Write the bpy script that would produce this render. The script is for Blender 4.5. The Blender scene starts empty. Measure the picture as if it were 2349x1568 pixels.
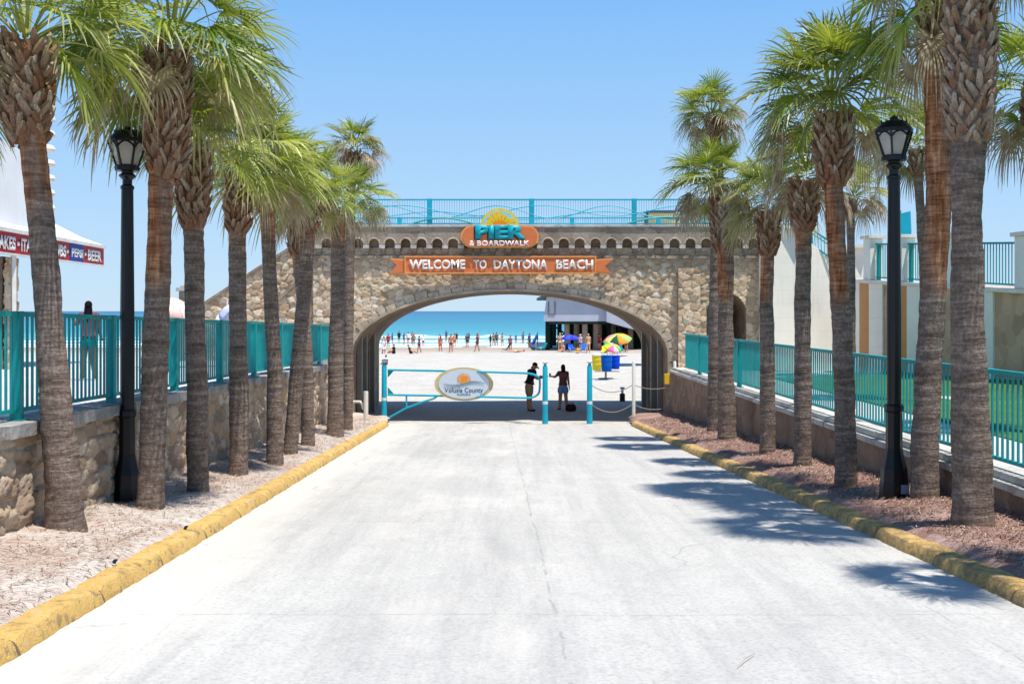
import bpy, bmesh, math, random
import numpy as np
from mathutils import Vector, Matrix
R = math.radians
random.seed(7)
rng = np.random.default_rng(7)
S = bpy.context.scene
COL = S.collection

# ------------------------------------------------------------------ camera, sky, sun, exposure
F, CX, HY, CZ = 2380.0, 1174.0, 713.0, 3.57      # focal length, centre, eye level in units of a 2348 wide picture; eye height
cam_d = bpy.data.cameras.new("camera"); cam = bpy.data.objects.new("camera", cam_d); COL.objects.link(cam)
cam.location = (0, 0, CZ); cam.rotation_euler = (R(90), 0, 0)
cam_d.sensor_width = 36; cam_d.lens = 36*F/2348; cam_d.shift_y = -71/2348
cam_d.clip_start = 0.1; cam_d.clip_end = 40000
S.camera = cam
SUN_EL, SUN_BACK = 73.0, 42.0
w = bpy.data.worlds.new("World"); S.world = w; w.use_nodes = True
nt = w.node_tree; nt.nodes.clear()
sky = nt.nodes.new("ShaderNodeTexSky"); sky.sky_type = 'NISHITA'; sky.sun_disc = False
sky.sun_elevation = R(SUN_EL); sky.sun_rotation = R(90+SUN_BACK)
sky.altitude = 0; sky.air_density = 1.0; sky.dust_density = 0.15; sky.ozone_density = 4.0
bg = nt.nodes.new("ShaderNodeBackground"); bg.inputs[1].default_value = 0.15
wo = nt.nodes.new("ShaderNodeOutputWorld")
geo = nt.nodes.new("ShaderNodeTexCoord"); sp_ = nt.nodes.new("ShaderNodeSeparateXYZ"); nt.links.new(geo.outputs['Generated'], sp_.inputs[0])
rp = nt.nodes.new("ShaderNodeValToRGB"); cr_ = rp.color_ramp
for _ in range(3): cr_.elements.new(.5)
for e_, (p_, c_) in zip(cr_.elements, ((0., (2.95, 4.0, 5.0)), (.10, (2.35, 3.65, 5.15)), (.30, (1.15, 2.75, 5.15)), (.6, (.48, 1.40, 3.5)), (1., (.35, 1.05, 2.9)))): e_.position = p_; e_.color = (*c_, 1)
nt.links.new(sp_.outputs[2], rp.inputs[0])
mx_ = nt.nodes.new("ShaderNodeMix"); mx_.data_type = 'RGBA'; mx_.inputs[0].default_value = .92
nt.links.new(sky.outputs[0], mx_.inputs[6]); nt.links.new(rp.outputs[0], mx_.inputs[7]); nt.links.new(mx_.outputs[2], bg.inputs[0]); nt.links.new(bg.outputs[0], wo.inputs[0])
sl = bpy.data.lights.new("sun", 'SUN'); sl.energy = 4.9; sl.angle = R(0.53); sl.color = (1.0, 0.955, 0.88)
so = bpy.data.objects.new("sun", sl); COL.objects.link(so); so.location = (10, -5, 30)
to_sun = Vector((math.cos(R(SUN_EL))*math.cos(R(SUN_BACK)), -math.cos(R(SUN_EL))*math.sin(R(SUN_BACK)), math.sin(R(SUN_EL))))
so.rotation_euler = to_sun.to_track_quat('Z', 'Y').to_euler()
S.view_settings.view_transform = 'Standard'; S.view_settings.look = 'None'
S.view_settings.exposure = 0.32; S.view_settings.gamma = 1.0
S.render.engine = 'CYCLES'
S.cycles.max_bounces = 6; S.cycles.diffuse_bounces = 3; S.cycles.glossy_bounces = 3; S.cycles.transmission_bounces = 4; S.cycles.transparent_max_bounces = 8
S.cycles.use_denoising = True

# ------------------------------------------------------------------ helpers
def P(x, y, d):
    """point at distance d seen at (x, y) of the 2348 wide picture: used only to survey the place"""
    return Vector(((x-CX)/F*d, d, CZ-(y-HY)/F*d))

def L(c):      # sRGB 0..255 -> linear
    return tuple((v/255/12.92 if v/255 <= .04045 else ((v/255+.055)/1.055)**2.4) for v in c)

class NT:
    def __init__(self, name, rough=.8, spec=.3):
        self.m = bpy.data.materials.new(name); self.m.use_nodes = True
        self.t = self.m.node_tree; self.b = self.t.nodes['Principled BSDF']
        self.b.inputs['Roughness'].default_value = rough
        self.b.inputs['Specular IOR Level'].default_value = spec
    def n(self, typ, **kw):
        nd = self.t.nodes.new(typ)
        for k, v in kw.items():
            if k.startswith('i_'):
                nd.inputs[int(k[2:]) if k[2:].isdigit() else k[2:].replace('_', ' ')].default_value = v
            else: setattr(nd, k, v)
        return nd
    def l(self, a, b): self.t.links.new(a, b)
    def coord(self, kind='Object', scale=(1, 1, 1)):
        c = self.n('ShaderNodeTexCoord'); mp = self.n('ShaderNodeMapping'); mp.inputs['Scale'].default_value = scale
        self.l(c.outputs[kind], mp.inputs[0]); return mp.outputs[0]
    def noise(self, scale, detail=4, rough=.55, vec=None, dist=0):
        nd = self.n('ShaderNodeTexNoise'); nd.inputs['Scale'].default_value = scale; nd.inputs['Detail'].default_value = detail
        nd.inputs['Roughness'].default_value = rough; nd.inputs['Distortion'].default_value = dist
        if vec is not None: self.l(vec, nd.inputs['Vector'])
        return nd.outputs['Fac']
    def ramp(self, fac, stops, interp='LINEAR'):
        nd = self.n('ShaderNodeValToRGB'); cr = nd.color_ramp; cr.interpolation = interp
        while len(cr.elements) < len(stops): cr.elements.new(.5)
        for e, (p, c) in zip(cr.elements, stops):
            e.position = p; e.color = (c[0], c[1], c[2], 1) if not isinstance(c, (int, float)) else (c, c, c, 1)
        if fac is not None: self.l(fac, nd.inputs[0])
        return nd.outputs[0]
    def mix(self, fac, a, b, mode='MIX'):
        nd = self.n('ShaderNodeMix', data_type='RGBA', blend_type=mode)
        for v, s in ((fac, nd.inputs[0]), (a, nd.inputs[6]), (b, nd.inputs[7])):
            if isinstance(v, (int, float)): s.default_value = v
            elif isinstance(v, tuple): s.default_value = (*v[:3], 1)
            else: self.l(v, s)
        return nd.outputs[2]
    def math(self, op, a, b=0., c=0.):
        nd = self.n('ShaderNodeMath', operation=op)
        for v, s in zip((a, b, c), nd.inputs):
            if isinstance(v, (int, float)): s.default_value = v
            else: self.l(v, s)
        return nd.outputs[0]
    def attr(self, name):
        nd = self.n('ShaderNodeAttribute'); nd.attribute_name = name; return nd.outputs['Fac']
    def sep(self, vec):
        nd = self.n('ShaderNodeSeparateXYZ'); self.l(vec, nd.inputs[0]); return nd.outputs
    def base(self, c):
        if isinstance(c, tuple): self.b.inputs['Base Color'].default_value = (*c[:3], 1)
        else: self.l(c, self.b.inputs['Base Color'])
    def bump(self, h, strength=.4, dist=.02):
        nd = self.n('ShaderNodeBump'); nd.inputs['Strength'].default_value = strength; nd.inputs['Distance'].default_value = dist
        self.l(h, nd.inputs['Height']); self.l(nd.outputs[0], self.b.inputs['Normal'])

def plain(name, rgb, rough=.6, spec=.3, var=.12, scale=8, metal=0., bump=0.):
    """a painted / cast surface with slight tone variation"""
    c = L(rgb); t = NT(name, rough, spec); t.b.inputs['Metallic'].default_value = metal
    v = t.coord(); nz = t.noise(scale, 5, .6, v)
    t.base(t.ramp(nz, [(.25, tuple(k*(1-var) for k in c)), (.75, tuple(min(1, k*(1+var)) for k in c))]))
    if bump: t.bump(nz, bump, .01)
    return t.m

def obj(name, me, parent=None, mats=(), smooth=False):
    o = bpy.data.objects.new(name, me); COL.objects.link(o)
    for m in mats: me.materials.append(m)
    if smooth and len(me.polygons): me.polygons.foreach_set('use_smooth', [True]*len(me.polygons))
    if parent is not None: o.parent = parent
    return o

def tag(o, label=None, cat=None, group=None, kind=None):
    if label: o['label'] = label
    if cat: o['category'] = cat
    if group: o['group'] = group
    if kind: o['kind'] = kind
    return o

def empty(name, label, cat, group=None, loc=(0, 0, 0), rz=0):
    o = bpy.data.objects.new(name, None); COL.objects.link(o); o.location = loc; o.rotation_euler = (0, 0, rz)
    o.empty_display_size = .2
    return tag(o, label, cat, group)

class MB:
    """collects simple solids into one mesh"""
    def __init__(s): s.v = []; s.f = []; s.mi = []
    def add(s, vs, fs, mi=0):
        b = len(s.v); s.v += [tuple(v) for v in vs]; s.f += [tuple(i+b for i in f) for f in fs]; s.mi += [mi]*len(fs); return s
    def hexa(s, p, mi=0):     # 8 points: bottom ring 0-3, top ring 4-7
        return s.add(p, [(3, 2, 1, 0), (4, 5, 6, 7), (0, 1, 5, 4), (1, 2, 6, 5), (2, 3, 7, 6), (3, 0, 4, 7)], mi)
    def box(s, x0, x1, y0, y1, z0, z1, mi=0):
        return s.hexa([(x0, y0, z0), (x1, y0, z0), (x1, y1, z0), (x0, y1, z0), (x0, y0, z1), (x1, y0, z1), (x1, y1, z1), (x0, y1, z1)], mi)
    def beam(s, a, b, w_, h_, up=(0, 0, 1), mi=0):   # rectangular bar from a to b
        a = Vector(a); b = Vector(b); d = (b-a).normalized(); u = Vector(up)
        sd = d.cross(u); sd = sd.normalized() if sd.length > 1e-5 else Vector((1, 0, 0)); u = sd.cross(d).normalized()
        q = []
        for c in (a, b):
            q.append([c-sd*w_/2-u*h_/2, c+sd*w_/2-u*h_/2, c+sd*w_/2+u*h_/2, c-sd*w_/2+u*h_/2])
        return s.hexa(q[0]+q[1], mi)
    def tube(s, pts, rad, n=8, cap=True, mi=0, sx=1., sy=1.):
        pts = [Vector(p) for p in pts]
        if not hasattr(rad, '__len__'): rad = [rad]*len(pts)
        vs = []; fs = []; prev = None
        for i, p in enumerate(pts):
            d = (pts[min(i+1, len(pts)-1)]-pts[max(i-1, 0)]).normalized()
            if prev is None:
                a = Vector((1, 0, 0)) if abs(d.x) < .9 else Vector((0, 1, 0))
                a = (a-d*a.dot(d)).normalized()
            else: a = (prev-d*prev.dot(d)).normalized()
            prev = a; b = d.cross(a)
            for k in range(n):
                t = 2*math.pi*k/n
                vs.append(p+a*(math.cos(t)*rad[i]*sx)+b*(math.sin(t)*rad[i]*sy))
        for i in range(len(pts)-1):
            for k in range(n):
                k2 = (k+1) % n
                fs.append((i*n+k, i*n+k2, (i+1)*n+k2, (i+1)*n+k))
        if cap:
            fs.append(tuple(range(n-1, -1, -1))); m = (len(pts)-1)*n; fs.append(tuple(m+k for k in range(n)))
        return s.add(vs, fs, mi)
    def lathe(s, prof, c=(0, 0, 0), n=16, mi=0):     # prof: (r, z)
        vs = []; fs = []
        for r, z in prof:
            for k in range(n):
                t = 2*math.pi*(k+.5)/n; vs.append((c[0]+r*math.cos(t), c[1]+r*math.sin(t), c[2]+z))
        for i in range(len(prof)-1):
            for k in range(n):
                k2 = (k+1) % n; fs.append((i*n+k, i*n+k2, (i+1)*n+k2, (i+1)*n+k))
        fs.append(tuple(range(n-1, -1, -1))); m = (len(prof)-1)*n; fs.append(tuple(m+k for k in range(n)))
        return s.add(vs, fs, mi)
    def prism(s, poly, o, u, v, depth, mi=0, bev=0):   # polygon (2-D) in plane o + u*a + v*b, extruded by depth along u x v
        o = Vector(o); u = Vector(u).normalized(); v = Vector(v).normalized(); w_ = u.cross(v)
        n = len(poly)
        A = [o+u*a+v*b for a, b in poly]; B = [p+w_*depth for p in A]
        fs = [tuple(range(n-1, -1, -1)), tuple(n+i for i in range(n))]+[(i, (i+1) % n, n+(i+1) % n, n+i) for i in range(n)]
        return s.add(A+B, fs, mi)
    def mesh(s, name):
        me = bpy.data.meshes.new(name); me.from_pydata(s.v, [], s.f); me.update()
        if any(s.mi): me.polygons.foreach_set('material_index', s.mi)
        return me
    def build(s, name, mats, parent=None, smooth=False, bevel=0., angle=None):
        if not isinstance(mats, (list, tuple)): mats = [mats]
        me = s.mesh(name)
        if bevel:
            bm = bmesh.new(); bm.from_mesh(me)
            es = [e for e in bm.edges if len(e.link_faces) == 2 and e.calc_face_angle(0) > .6]
            bmesh.ops.bevel(bm, geom=es, offset=bevel, segments=2, affect='EDGES', clamp_overlap=True)
            bm.to_mesh(me); bm.free()
        o = obj(name, me, parent, mats, smooth)
        if smooth and angle is None: angle = 40
        if angle and hasattr(me, 'set_sharp_from_angle'): me.set_sharp_from_angle(angle=R(angle))
        return o

def fattr(me, name, vals):
    a = me.attributes.new(name, 'FLOAT', 'POINT'); a.data.foreach_set('value', np.asarray(vals, dtype=np.float32))

_fontcache = {}
def text_mesh(name, body, mat, parent, origin, u, v, width=None, height=1.0, extr=.02, bold=0., shear=0., align='CENTER'):
    cu = bpy.data.curves.new(name, 'FONT'); cu.body = body; cu.size = 1; cu.extrude = 0.0; cu.offset = bold; cu.shear = shear; cu.align_x = 'LEFT'
    to = bpy.data.objects.new(name, cu); COL.objects.link(to)
    cu.resolution_u = 3
    bpy.context.view_layer.update()
    me = bpy.data.meshes.new_from_object(to.evaluated_get(bpy.context.evaluated_depsgraph_get()))
    bpy.data.objects.remove(to); bpy.data.curves.remove(cu)
    co = np.empty(len(me.vertices)*3, np.float32); me.vertices.foreach_get('co', co); co = co.reshape(-1, 3)
    x0, x1 = co[:, 0].min(), co[:, 0].max(); y0, y1 = 0.0, .729
    sy = height/(y1-y0); sx = (width/(x1-x0)) if width else sy
    u = np.array(Vector(u).normalized()); v = np.array(Vector(v).normalized()); n = np.cross(u, v); o = np.array(origin)
    if align == 'CENTER': a = (co[:, 0]-(x0+x1)/2)*sx
    else: a = (co[:, 0]-x0)*sx
    b = (co[:, 1]-(y0+y1)/2)*sy
    W = o+a[:, None]*u+b[:, None]*v
    me.vertices.foreach_set('co', W.astype(np.float32).ravel())
    bm = bmesh.new(); bm.from_mesh(me)
    if extr:
        r_ = bmesh.ops.extrude_face_region(bm, geom=list(bm.faces))
        bmesh.ops.translate(bm, verts=[g for g in r_['geom'] if isinstance(g, bmesh.types.BMVert)], vec=Vector(n)*extr)
        bmesh.ops.recalc_face_normals(bm, faces=bm.faces)
    bm.to_mesh(me); bm.free(); me.update()
    me.materials.clear()
    return obj(name, me, parent, [mat])

# ------------------------------------------------------------------ lie of the land
DR = -.0164                                        # the drive runs slightly across the view
def road_z(y):
    z = 1.65-.05*y
    return z if z > .12 else .12*math.exp((z-.12)/.12)*.999
def kerbL(y): return -3.07-.0205*y
def kerbR(y): return 4.10+DR*y
def wallL(y): return -4.75+DR*y
def wallR(y): return 5.54+DR*y
def copL(y): return 2.67-.02*y                     # top of left coping
COPR = 1.80
def verge(x, y):
    if x < 0: t = (kerbL(y)-x)/(kerbL(y)-wallL(y)); h = .150+.11*max(0, min(1.2, t))
    else: t = (x-kerbR(y))/(wallR(y)-kerbR(y)); h = .152+.19*max(0, min(1.2, t))
    return road_z(y)+h
def foot(x, y):
    """where the sight line through (x, y) meets the planted strip"""
    lo, hi = 3., 34.
    for _ in range(50):
        d = (lo+hi)/2; p = P(x, y, d)
        if p.z > verge(p.x, p.y): lo = d
        else: hi = d
    return P(x, y, lo)

# ------------------------------------------------------------------ materials
M = {}
TEAL = (20, 158, 178)
def paint_metal(name, rgb, rough=.45):
    t = NT(name, rough, .4); c = L(rgb); v = t.coord()
    a = t.noise(3, 5, .6, v); b = t.noise(40, 3, .6, v)
    col = t.ramp(a, [(.3, tuple(k*.86 for k in c)), (.7, tuple(min(1, k*1.1) for k in c))])
    t.base(t.mix(t.ramp(b, [(.66, 0.), (.74, .25)]), col, tuple(k*.5+.1 for k in c))); t.bump(b, .08, .005)
    return t.m
M['teal'] = paint_metal('teal_paint', (0, 152, 152))
M['teal2'] = paint_metal('turquoise_paint', (14, 170, 196))
M['white_paint'] = paint_metal('white_paint', (225, 222, 212), .5)
M['black_iron'] = paint_metal('black_iron', (12, 14, 20), .35)
M['grey_metal'] = paint_metal('grey_metal', (120, 116, 108), .5)

def mk_concrete_road():
    t = NT('pale_concrete', .85, .2)
    v = t.coord(); xyz = t.sep(v); x, y = xyz[0], xyz[1]
    big = t.noise(.35, 5, .6, v); st = t.noise(1.0, 7, .75, t.coord(scale=(2.6, .16, 1)))
    fine = t.noise(30, 6, .7, v); blot = t.noise(2.2, 6, .65, v, .6)
    c = t.ramp(big, [(.3, (.45, .435, .405)), (.7, (.54, .525, .49))])
    c = t.mix(t.ramp(st, [(.44, .0), (.70, .75)]), c, (.35, .34, .325))
    c = t.mix(t.ramp(blot, [(.50, 0.), (.70, .4)]), c, (.36, .35, .33))
    c = t.mix(t.ramp(fine, [(.36, .5), (.5, 0.)]), c, (.27, .26, .25))
    c = t.mix(t.ramp(fine, [(.56, .0), (.7, .55)]), c, (.58, .57, .54))
    # joints: warp the position a little, then thin dark lines
    wx = t.math('ADD', x, t.math('MULTIPLY', t.math('SUBTRACT', t.noise(1.5, 3, .6, v), .5), .10))
    wy = t.math('ADD', y, t.math('MULTIPLY', t.math('SUBTRACT', t.noise(1.1, 3, .6, v), .5), .12))
    def line(src, pos, wd):
        return t.math('LESS_THAN', t.math('ABSOLUTE', t.math('SUBTRACT', src, pos)), wd)
    skew = t.math('ADD', wx, t.math('MULTIPLY', y, .0175))
    l1 = line(skew, .47, .012)                                    # centre joint
    l2 = t.math('MULTIPLY', line(skew, -2.35, .009), .5)                                   # left gutter seam
    l3 = line(skew, 3.38, .01)                                    # right gutter seam
    per = t.math('PINGPONG', t.math('ADD', wy, 1.35), 2.3)
    l4 = t.math('LESS_THAN', per, .011)
    brk = t.ramp(t.noise(2.6, 4, .7, v), [(.42, 0.), (.55, 1.)])
    joints = t.math('MULTIPLY', t.math('MAXIMUM', t.math('MAXIMUM', l1, l2), t.math('MAXIMUM', l3, l4)), brk)
    edge_ = t.math('MAXIMUM', t.math('SUBTRACT', t.math('ABSOLUTE', t.math('SUBTRACT', skew, .5)), 2.6), 0.)
    sandy = t.math('MULTIPLY', t.ramp(t.math('ADD', t.math('MULTIPLY', edge_, .5), t.noise(1.3, 5, .7, t.coord(scale=(1, .35, 1)))), [(.5, 0.), (.85, .8)]), t.math('LESS_THAN', x, 1.))
    c = t.mix(sandy, c, (.60, .565, .50))
    c = t.mix(t.math('MULTIPLY', joints, .42), c, (.24, .23, .22))
    # tyre-dark wheel tracks, oil spots
    vo = t.n('ShaderNodeTexVoronoi'); vo.inputs['Scale'].default_value = 1.35; t.l(t.coord(scale=(1, 1.0, 1)), vo.inputs['Vector'])
    spot = t.ramp(t.math('ADD', vo.outputs['Distance'], t.math('MULTIPLY', t.noise(5, 4, .6, v), .12)), [(.11, .8), (.2, 0.)])
    spot = t.math('MULTIPLY', spot, t.math('MULTIPLY', t.math('GREATER_THAN', x, .9), t.ramp(t.noise(.6, 2, .5, v), [(.42, 0.), (.55, 1.)])))
    c = t.mix(t.math('MULTIPLY', spot, .6), c, (.30, .305, .31))
    # cracks
    ck = t.n('ShaderNodeTexVoronoi', feature='DISTANCE_TO_EDGE'); ck.inputs['Scale'].default_value = .32
    wv = t.n('ShaderNodeVectorMath', operation='ADD'); nz3 = t.n('ShaderNodeTexNoise'); nz3.inputs['Scale'].default_value = 1.2; nz3.inputs['Detail'].default_value = 6
    t.l(v, nz3.inputs['Vector']); t.l(v, wv.inputs[0]); t.l(nz3.outputs['Color'], wv.inputs[1]); t.l(wv.outputs[0], ck.inputs['Vector'])
    crack = t.math('MULTIPLY', t.math('LESS_THAN', ck.outputs['Distance'], .004), t.ramp(t.noise(.5, 2, .5, v), [(.55, 0.), (.6, .45)]))
    c = t.mix(crack, c, (.25, .24, .23))
    t.base(c)
    h = t.math('ADD', t.math('MULTIPLY', fine, .5), t.math('MULTIPLY', joints, -1.))
    t.bump(h, .5, .012)
    return t.m
M['road'] = mk_concrete_road()

def mk_sand(name, c0, c1, rough=.95, red=None, redamt=(.55, .7), tracks=True):
    t = NT(name, rough, .1); v = t.coord()
    a = t.noise(.5, 6, .65, v); b = t.noise(9, 6, .7, v); f = t.noise(60, 3, .6, v)
    c = t.ramp(a, [(.3, c0), (.7, c1)])
    c = t.mix(t.ramp(b, [(.35, .35), (.55, 0.)]), c, tuple(k*.72 for k in c0))
    if red:
        r_ = t.noise(1.3, 7, .75, t.coord(scale=(1, .8, 1)), .8); r2 = t.noise(14, 4, .7, t.coord(scale=(1, 1.6, 1)), 1.5)
        c = t.mix(t.ramp(t.math('ADD', t.math('MULTIPLY', r_, .6), t.math('MULTIPLY', r2, .4)), [(redamt[0]-.08, 0.), (redamt[1]-.08, .85)]), c, red)
        c = t.mix(t.ramp(t.noise(26, 4, .7, v, .5), [(.6, 0.), (.7, .8)]), c, tuple(k*.45 for k in red))
    t.base(c); t.bump(t.math('ADD', b, t.math('MULTIPLY', f, .4)), .7, .03)
    return t.m
M['sand'] = mk_sand('beach_sand', (.62, .59, .53), (.70, .67, .61))
M['vergeL'] = mk_sand('littered_sand', (.50, .45, .40), (.61, .555, .50), red=(.36, .22, .16), redamt=(.53, .70))
M['vergeR'] = mk_sand('mulched_sand', (.42, .32, .28), (.54, .42, .37), red=(.25, .125, .095), redamt=(.44, .60))
M['pave'] = mk_sand('pale_paving', (.50, .49, .47), (.60, .59, .57))

def mk_kerb(shaded=0.):
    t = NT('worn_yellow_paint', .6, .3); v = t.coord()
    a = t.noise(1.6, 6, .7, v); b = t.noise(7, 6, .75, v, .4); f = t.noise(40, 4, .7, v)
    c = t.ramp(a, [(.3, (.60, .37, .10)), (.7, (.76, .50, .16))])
    c = t.mix(t.ramp(b, [(.52-shaded, 0.), (.62-shaded*.4, .85)]), c, (.27, .18, .10))
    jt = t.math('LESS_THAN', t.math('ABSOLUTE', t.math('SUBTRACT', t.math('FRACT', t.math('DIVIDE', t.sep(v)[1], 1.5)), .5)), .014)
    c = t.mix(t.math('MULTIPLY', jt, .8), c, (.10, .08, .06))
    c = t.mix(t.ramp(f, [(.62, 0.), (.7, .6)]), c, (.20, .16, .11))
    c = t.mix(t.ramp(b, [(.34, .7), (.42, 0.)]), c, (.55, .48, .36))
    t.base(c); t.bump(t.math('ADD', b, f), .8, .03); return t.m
M['kerb'] = mk_kerb(); M['kerb_shaded'] = mk_kerb(.09)  # right kerb copy: wear patches spread browner to paint in its shade

def mk_stone(name, ramp, darken=.0, dark=(.10, .085, .07), mort=(.34, .28, .21)):
    t = NT(name, .9, .15); v = t.coord(); tone = t.attr('tone'); mo = t.attr('mortar')
    a = t.noise(6, 6, .65, v); f = t.noise(40, 5, .7, v)
    c = t.ramp(t.math('ADD', tone, t.math('MULTIPLY', t.math('SUBTRACT', a, .5), .35)), ramp)
    c = t.mix(t.ramp(f, [(.3, .45), (.55, 0.)]), c, tuple(k*.55 for k in ramp[1][1]))
    c = t.mix(mo, c, mort)
    if darken:
        z = t.sep(v)[2]; n2 = t.noise(.9, 5, .7, t.coord(scale=(1, 1, .55)))
        s_ = t.math('ADD', t.math('MULTIPLY', t.math('SUBTRACT', z, 4.25), .42), t.math('MULTIPLY', t.math('SUBTRACT', n2, .5), 1.6))
        c = t.mix(t.math('MULTIPLY', t.ramp(s_, [(.0, 0.), (.8, 1.)]), darken), c, dark)  # darker towards the top, with a ragged lower edge
    t.base(c); t.bump(f, .6, .02); return t.m
RAMP_B = [(.0, (.44, .30, .185)), (.3, (.66, .49, .32)), (.55, (.80, .655, .47)), (.8, (.70, .48, .29)), (1., (.86, .75, .60))]
RAMP_W = [(.0, (.33, .22, .15)), (.3, (.50, .38, .27)), (.6, (.60, .48, .35)), (.85, (.50, .32, .19)), (1., (.70, .60, .47))]
M['stone'] = mk_stone('rubble_stone', RAMP_B, .62, (.22, .165, .125))
M['stone_wing'] = mk_stone('pale_rubble_stone', RAMP_B, 0)
M['stone_wall'] = mk_stone('wall_rubble_stone', RAMP_W, 0)

def mk_cutstone(name, c0, c1, darken=.4):
    t = NT(name, .9, .15); v = t.coord()
    a = t.noise(1.5, 6, .7, v); b = t.noise(12, 5, .7, v)
    vo = t.n('ShaderNodeTexVoronoi'); vo.inputs['Scale'].default_value = 3.2; t.l(v, vo.inputs['Vector'])
    c = t.ramp(a, [(.3, c0), (.7, c1)])
    c = t.mix(.45, c, t.ramp(t.sep(vo.outputs['Color'])[0], [(0., tuple(k*.6 for k in c0)), (1., tuple(min(1, k*1.2) for k in c1))]))
    c = t.mix(t.math('MULTIPLY', t.ramp(b, [(.45, 0.), (.7, 1.)]), darken), c, (.09, .075, .06))  # blotchy stains
    t.base(c); t.bump(b, .7, .03); return t.m
M['cut'] = mk_cutstone('weathered_cut_stone', (.28, .21, .15), (.44, .36, .28))
M['coping'] = mk_cutstone('pale_coping', (.50, .47, .42), (.66, .63, .58), .3)
M['copdark'] = mk_cutstone('grey_coping', (.26, .25, .24), (.46, .44, .41), .35)
M['copmid'] = mk_cutstone('tan_trim_stone', (.40, .32, .23), (.60, .50, .38), .35)
M['ring'] = mk_cutstone('arch_stone', (.44, .34, .24), (.68, .57, .43), .3)
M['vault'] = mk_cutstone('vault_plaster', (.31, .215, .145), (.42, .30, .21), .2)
M['brownwall'] = mk_cutstone('brown_render', (.25, .165, .12), (.36, .25, .18), .35)

def mk_stucco(name, rgb, ruled=0):
    t = NT(name, .9, .15); c = L(rgb); v = t.coord()
    a = t.noise(.8, 5, .6, v); f = t.noise(50, 4, .7, v); st = t.noise(2.5, 5, .7, t.coord(scale=(2, 2, .25)))
    col = t.ramp(a, [(.3, tuple(k*.92 for k in c)), (.7, tuple(min(1, k*1.05) for k in c))])
    col = t.mix(t.ramp(st, [(.55, 0.), (.75, .22)]), col, tuple(k*.55 for k in c))
    h = f
    if ruled:
        zz = t.sep(v)[2]; gl = t.math('LESS_THAN', t.math('FRACT', t.math('MULTIPLY', zz, 1/ruled)), .035)
        col = t.mix(t.math('MULTIPLY', gl, .18), col, tuple(k*.5 for k in c))
    t.base(col); t.bump(h, .35, .008); return t.m
M['cream'] = mk_stucco('cream_stucco', (246, 240, 226), .42)
M['cream2'] = mk_stucco('pale_cream_stucco', (240, 238, 228))
M['tan'] = mk_stucco('tan_stucco', (205, 150, 100))
M['tan2'] = mk_cutstone('rust_stucco', (.50, .33, .21), (.62, .43, .29), .10)

def mk_trunk():
    t = NT('palm_bark', .92, .1); v = t.coord(); h = t.attr('h'); fib = t.attr('fib')
    ring = t.noise(1, 4, .6, t.coord(scale=(3, 3, 22)), .6); f = t.noise(20, 6, .7, t.coord(scale=(1.5, 1.5, 1)))
    lng = t.noise(1, 5, .7, t.coord(scale=(16, 16, 1.6)))
    c = t.ramp(t.math('ADD', t.math('MULTIPLY', ring, .5), t.math('MULTIPLY', f, .5)), [(.36, (.10, .07, .052)), (.50, (.20, .15, .12)), (.64, (.38, .30, .25))])
    c2 = t.ramp(t.math('ADD', t.math('MULTIPLY', lng, .6), t.math('MULTIPLY', ring, .4)), [(.38, (.13, .045, .022)), (.5, (.36, .15, .07)), (.63, (.62, .36, .21))])
    c = t.mix(fib, c, c2)
    foot_ = t.math('MULTIPLY', t.ramp(h, [(.0, 1.), (.035, 0.)]), .8)
    c = t.mix(foot_, c, (.34, .18, .10))
    t.base(c); t.bump(t.math('ADD', t.math('MULTIPLY', ring, 1.), f), .9, .03); return t.m
M['trunk'] = mk_trunk()
def mk_boot():
    t = NT('leaf_base', .9, .1); v = t.coord(); tn = t.attr('tone'); f = t.noise(30, 5, .7, t.coord(scale=(2, 2, .5)))
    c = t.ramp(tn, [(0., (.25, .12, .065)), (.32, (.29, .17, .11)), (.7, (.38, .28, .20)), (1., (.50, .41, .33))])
    c = t.mix(t.ramp(f, [(.4, .5), (.55, 0.)]), c, (.07, .045, .03)); t.base(c); t.bump(f, .6, .02); return t.m
M['boot'] = mk_boot()
def mk_leaf():
    t = NT('palm_frond', .42, .5); age = t.attr('age'); tip = t.attr('tip'); tn = t.attr('tone'); v = t.coord()
    g = t.ramp(tn, [(0., (.035, .085, .010)), (.35, (.12, .215, .016)), (.7, (.29, .38, .03)), (1., (.52, .56, .13))])
    dead = t.ramp(t.noise(6, 3, .6, v), [(.35, (.30, .20, .11)), (.6, (.56, .45, .31)), (.75, (.70, .62, .49))])
    fac = t.math('ADD', age, t.math('MULTIPLY', t.math('POWER', tip, 4.5), .8))
    fac = t.ramp(fac, [(0., 0.), (1., 1.)])
    c = t.mix(fac, g, dead); t.base(c)
    tr = t.n('ShaderNodeBsdfTranslucent'); br = t.mix(.4, c, (.55, .55, .04)); t.l(t.mix(fac, br, c), tr.inputs['Color'])
    ms = t.n('ShaderNodeMixShader'); ms.inputs[0].default_value = .38
    out = t.t.nodes['Material Output']; t.l(t.b.outputs[0], ms.inputs[1]); t.l(tr.outputs[0], ms.inputs[2]); t.l(ms.outputs[0], out.inputs[0])
    return t.m
M['leaf'] = mk_leaf()
M['petiole'] = plain('petiole', (150, 150, 60), .5, .3, .3)
M['grass'] = None
def mk_grass(name, c0, c1):
    t = NT(name, .8, .2); v = t.coord(); a = t.noise(1.2, 5, .6, v); b = t.noise(30, 4, .7, v)
    c = t.ramp(t.math('ADD', t.math('MULTIPLY', a, .5), t.math('MULTIPLY', b, .5)), [(.35, c0), (.65, c1)]); t.base(c); t.bump(b, .8, .04); return t.m
M['grass'] = mk_grass('lawn', (.045, .11, .025), (.11, .22, .05))

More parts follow.
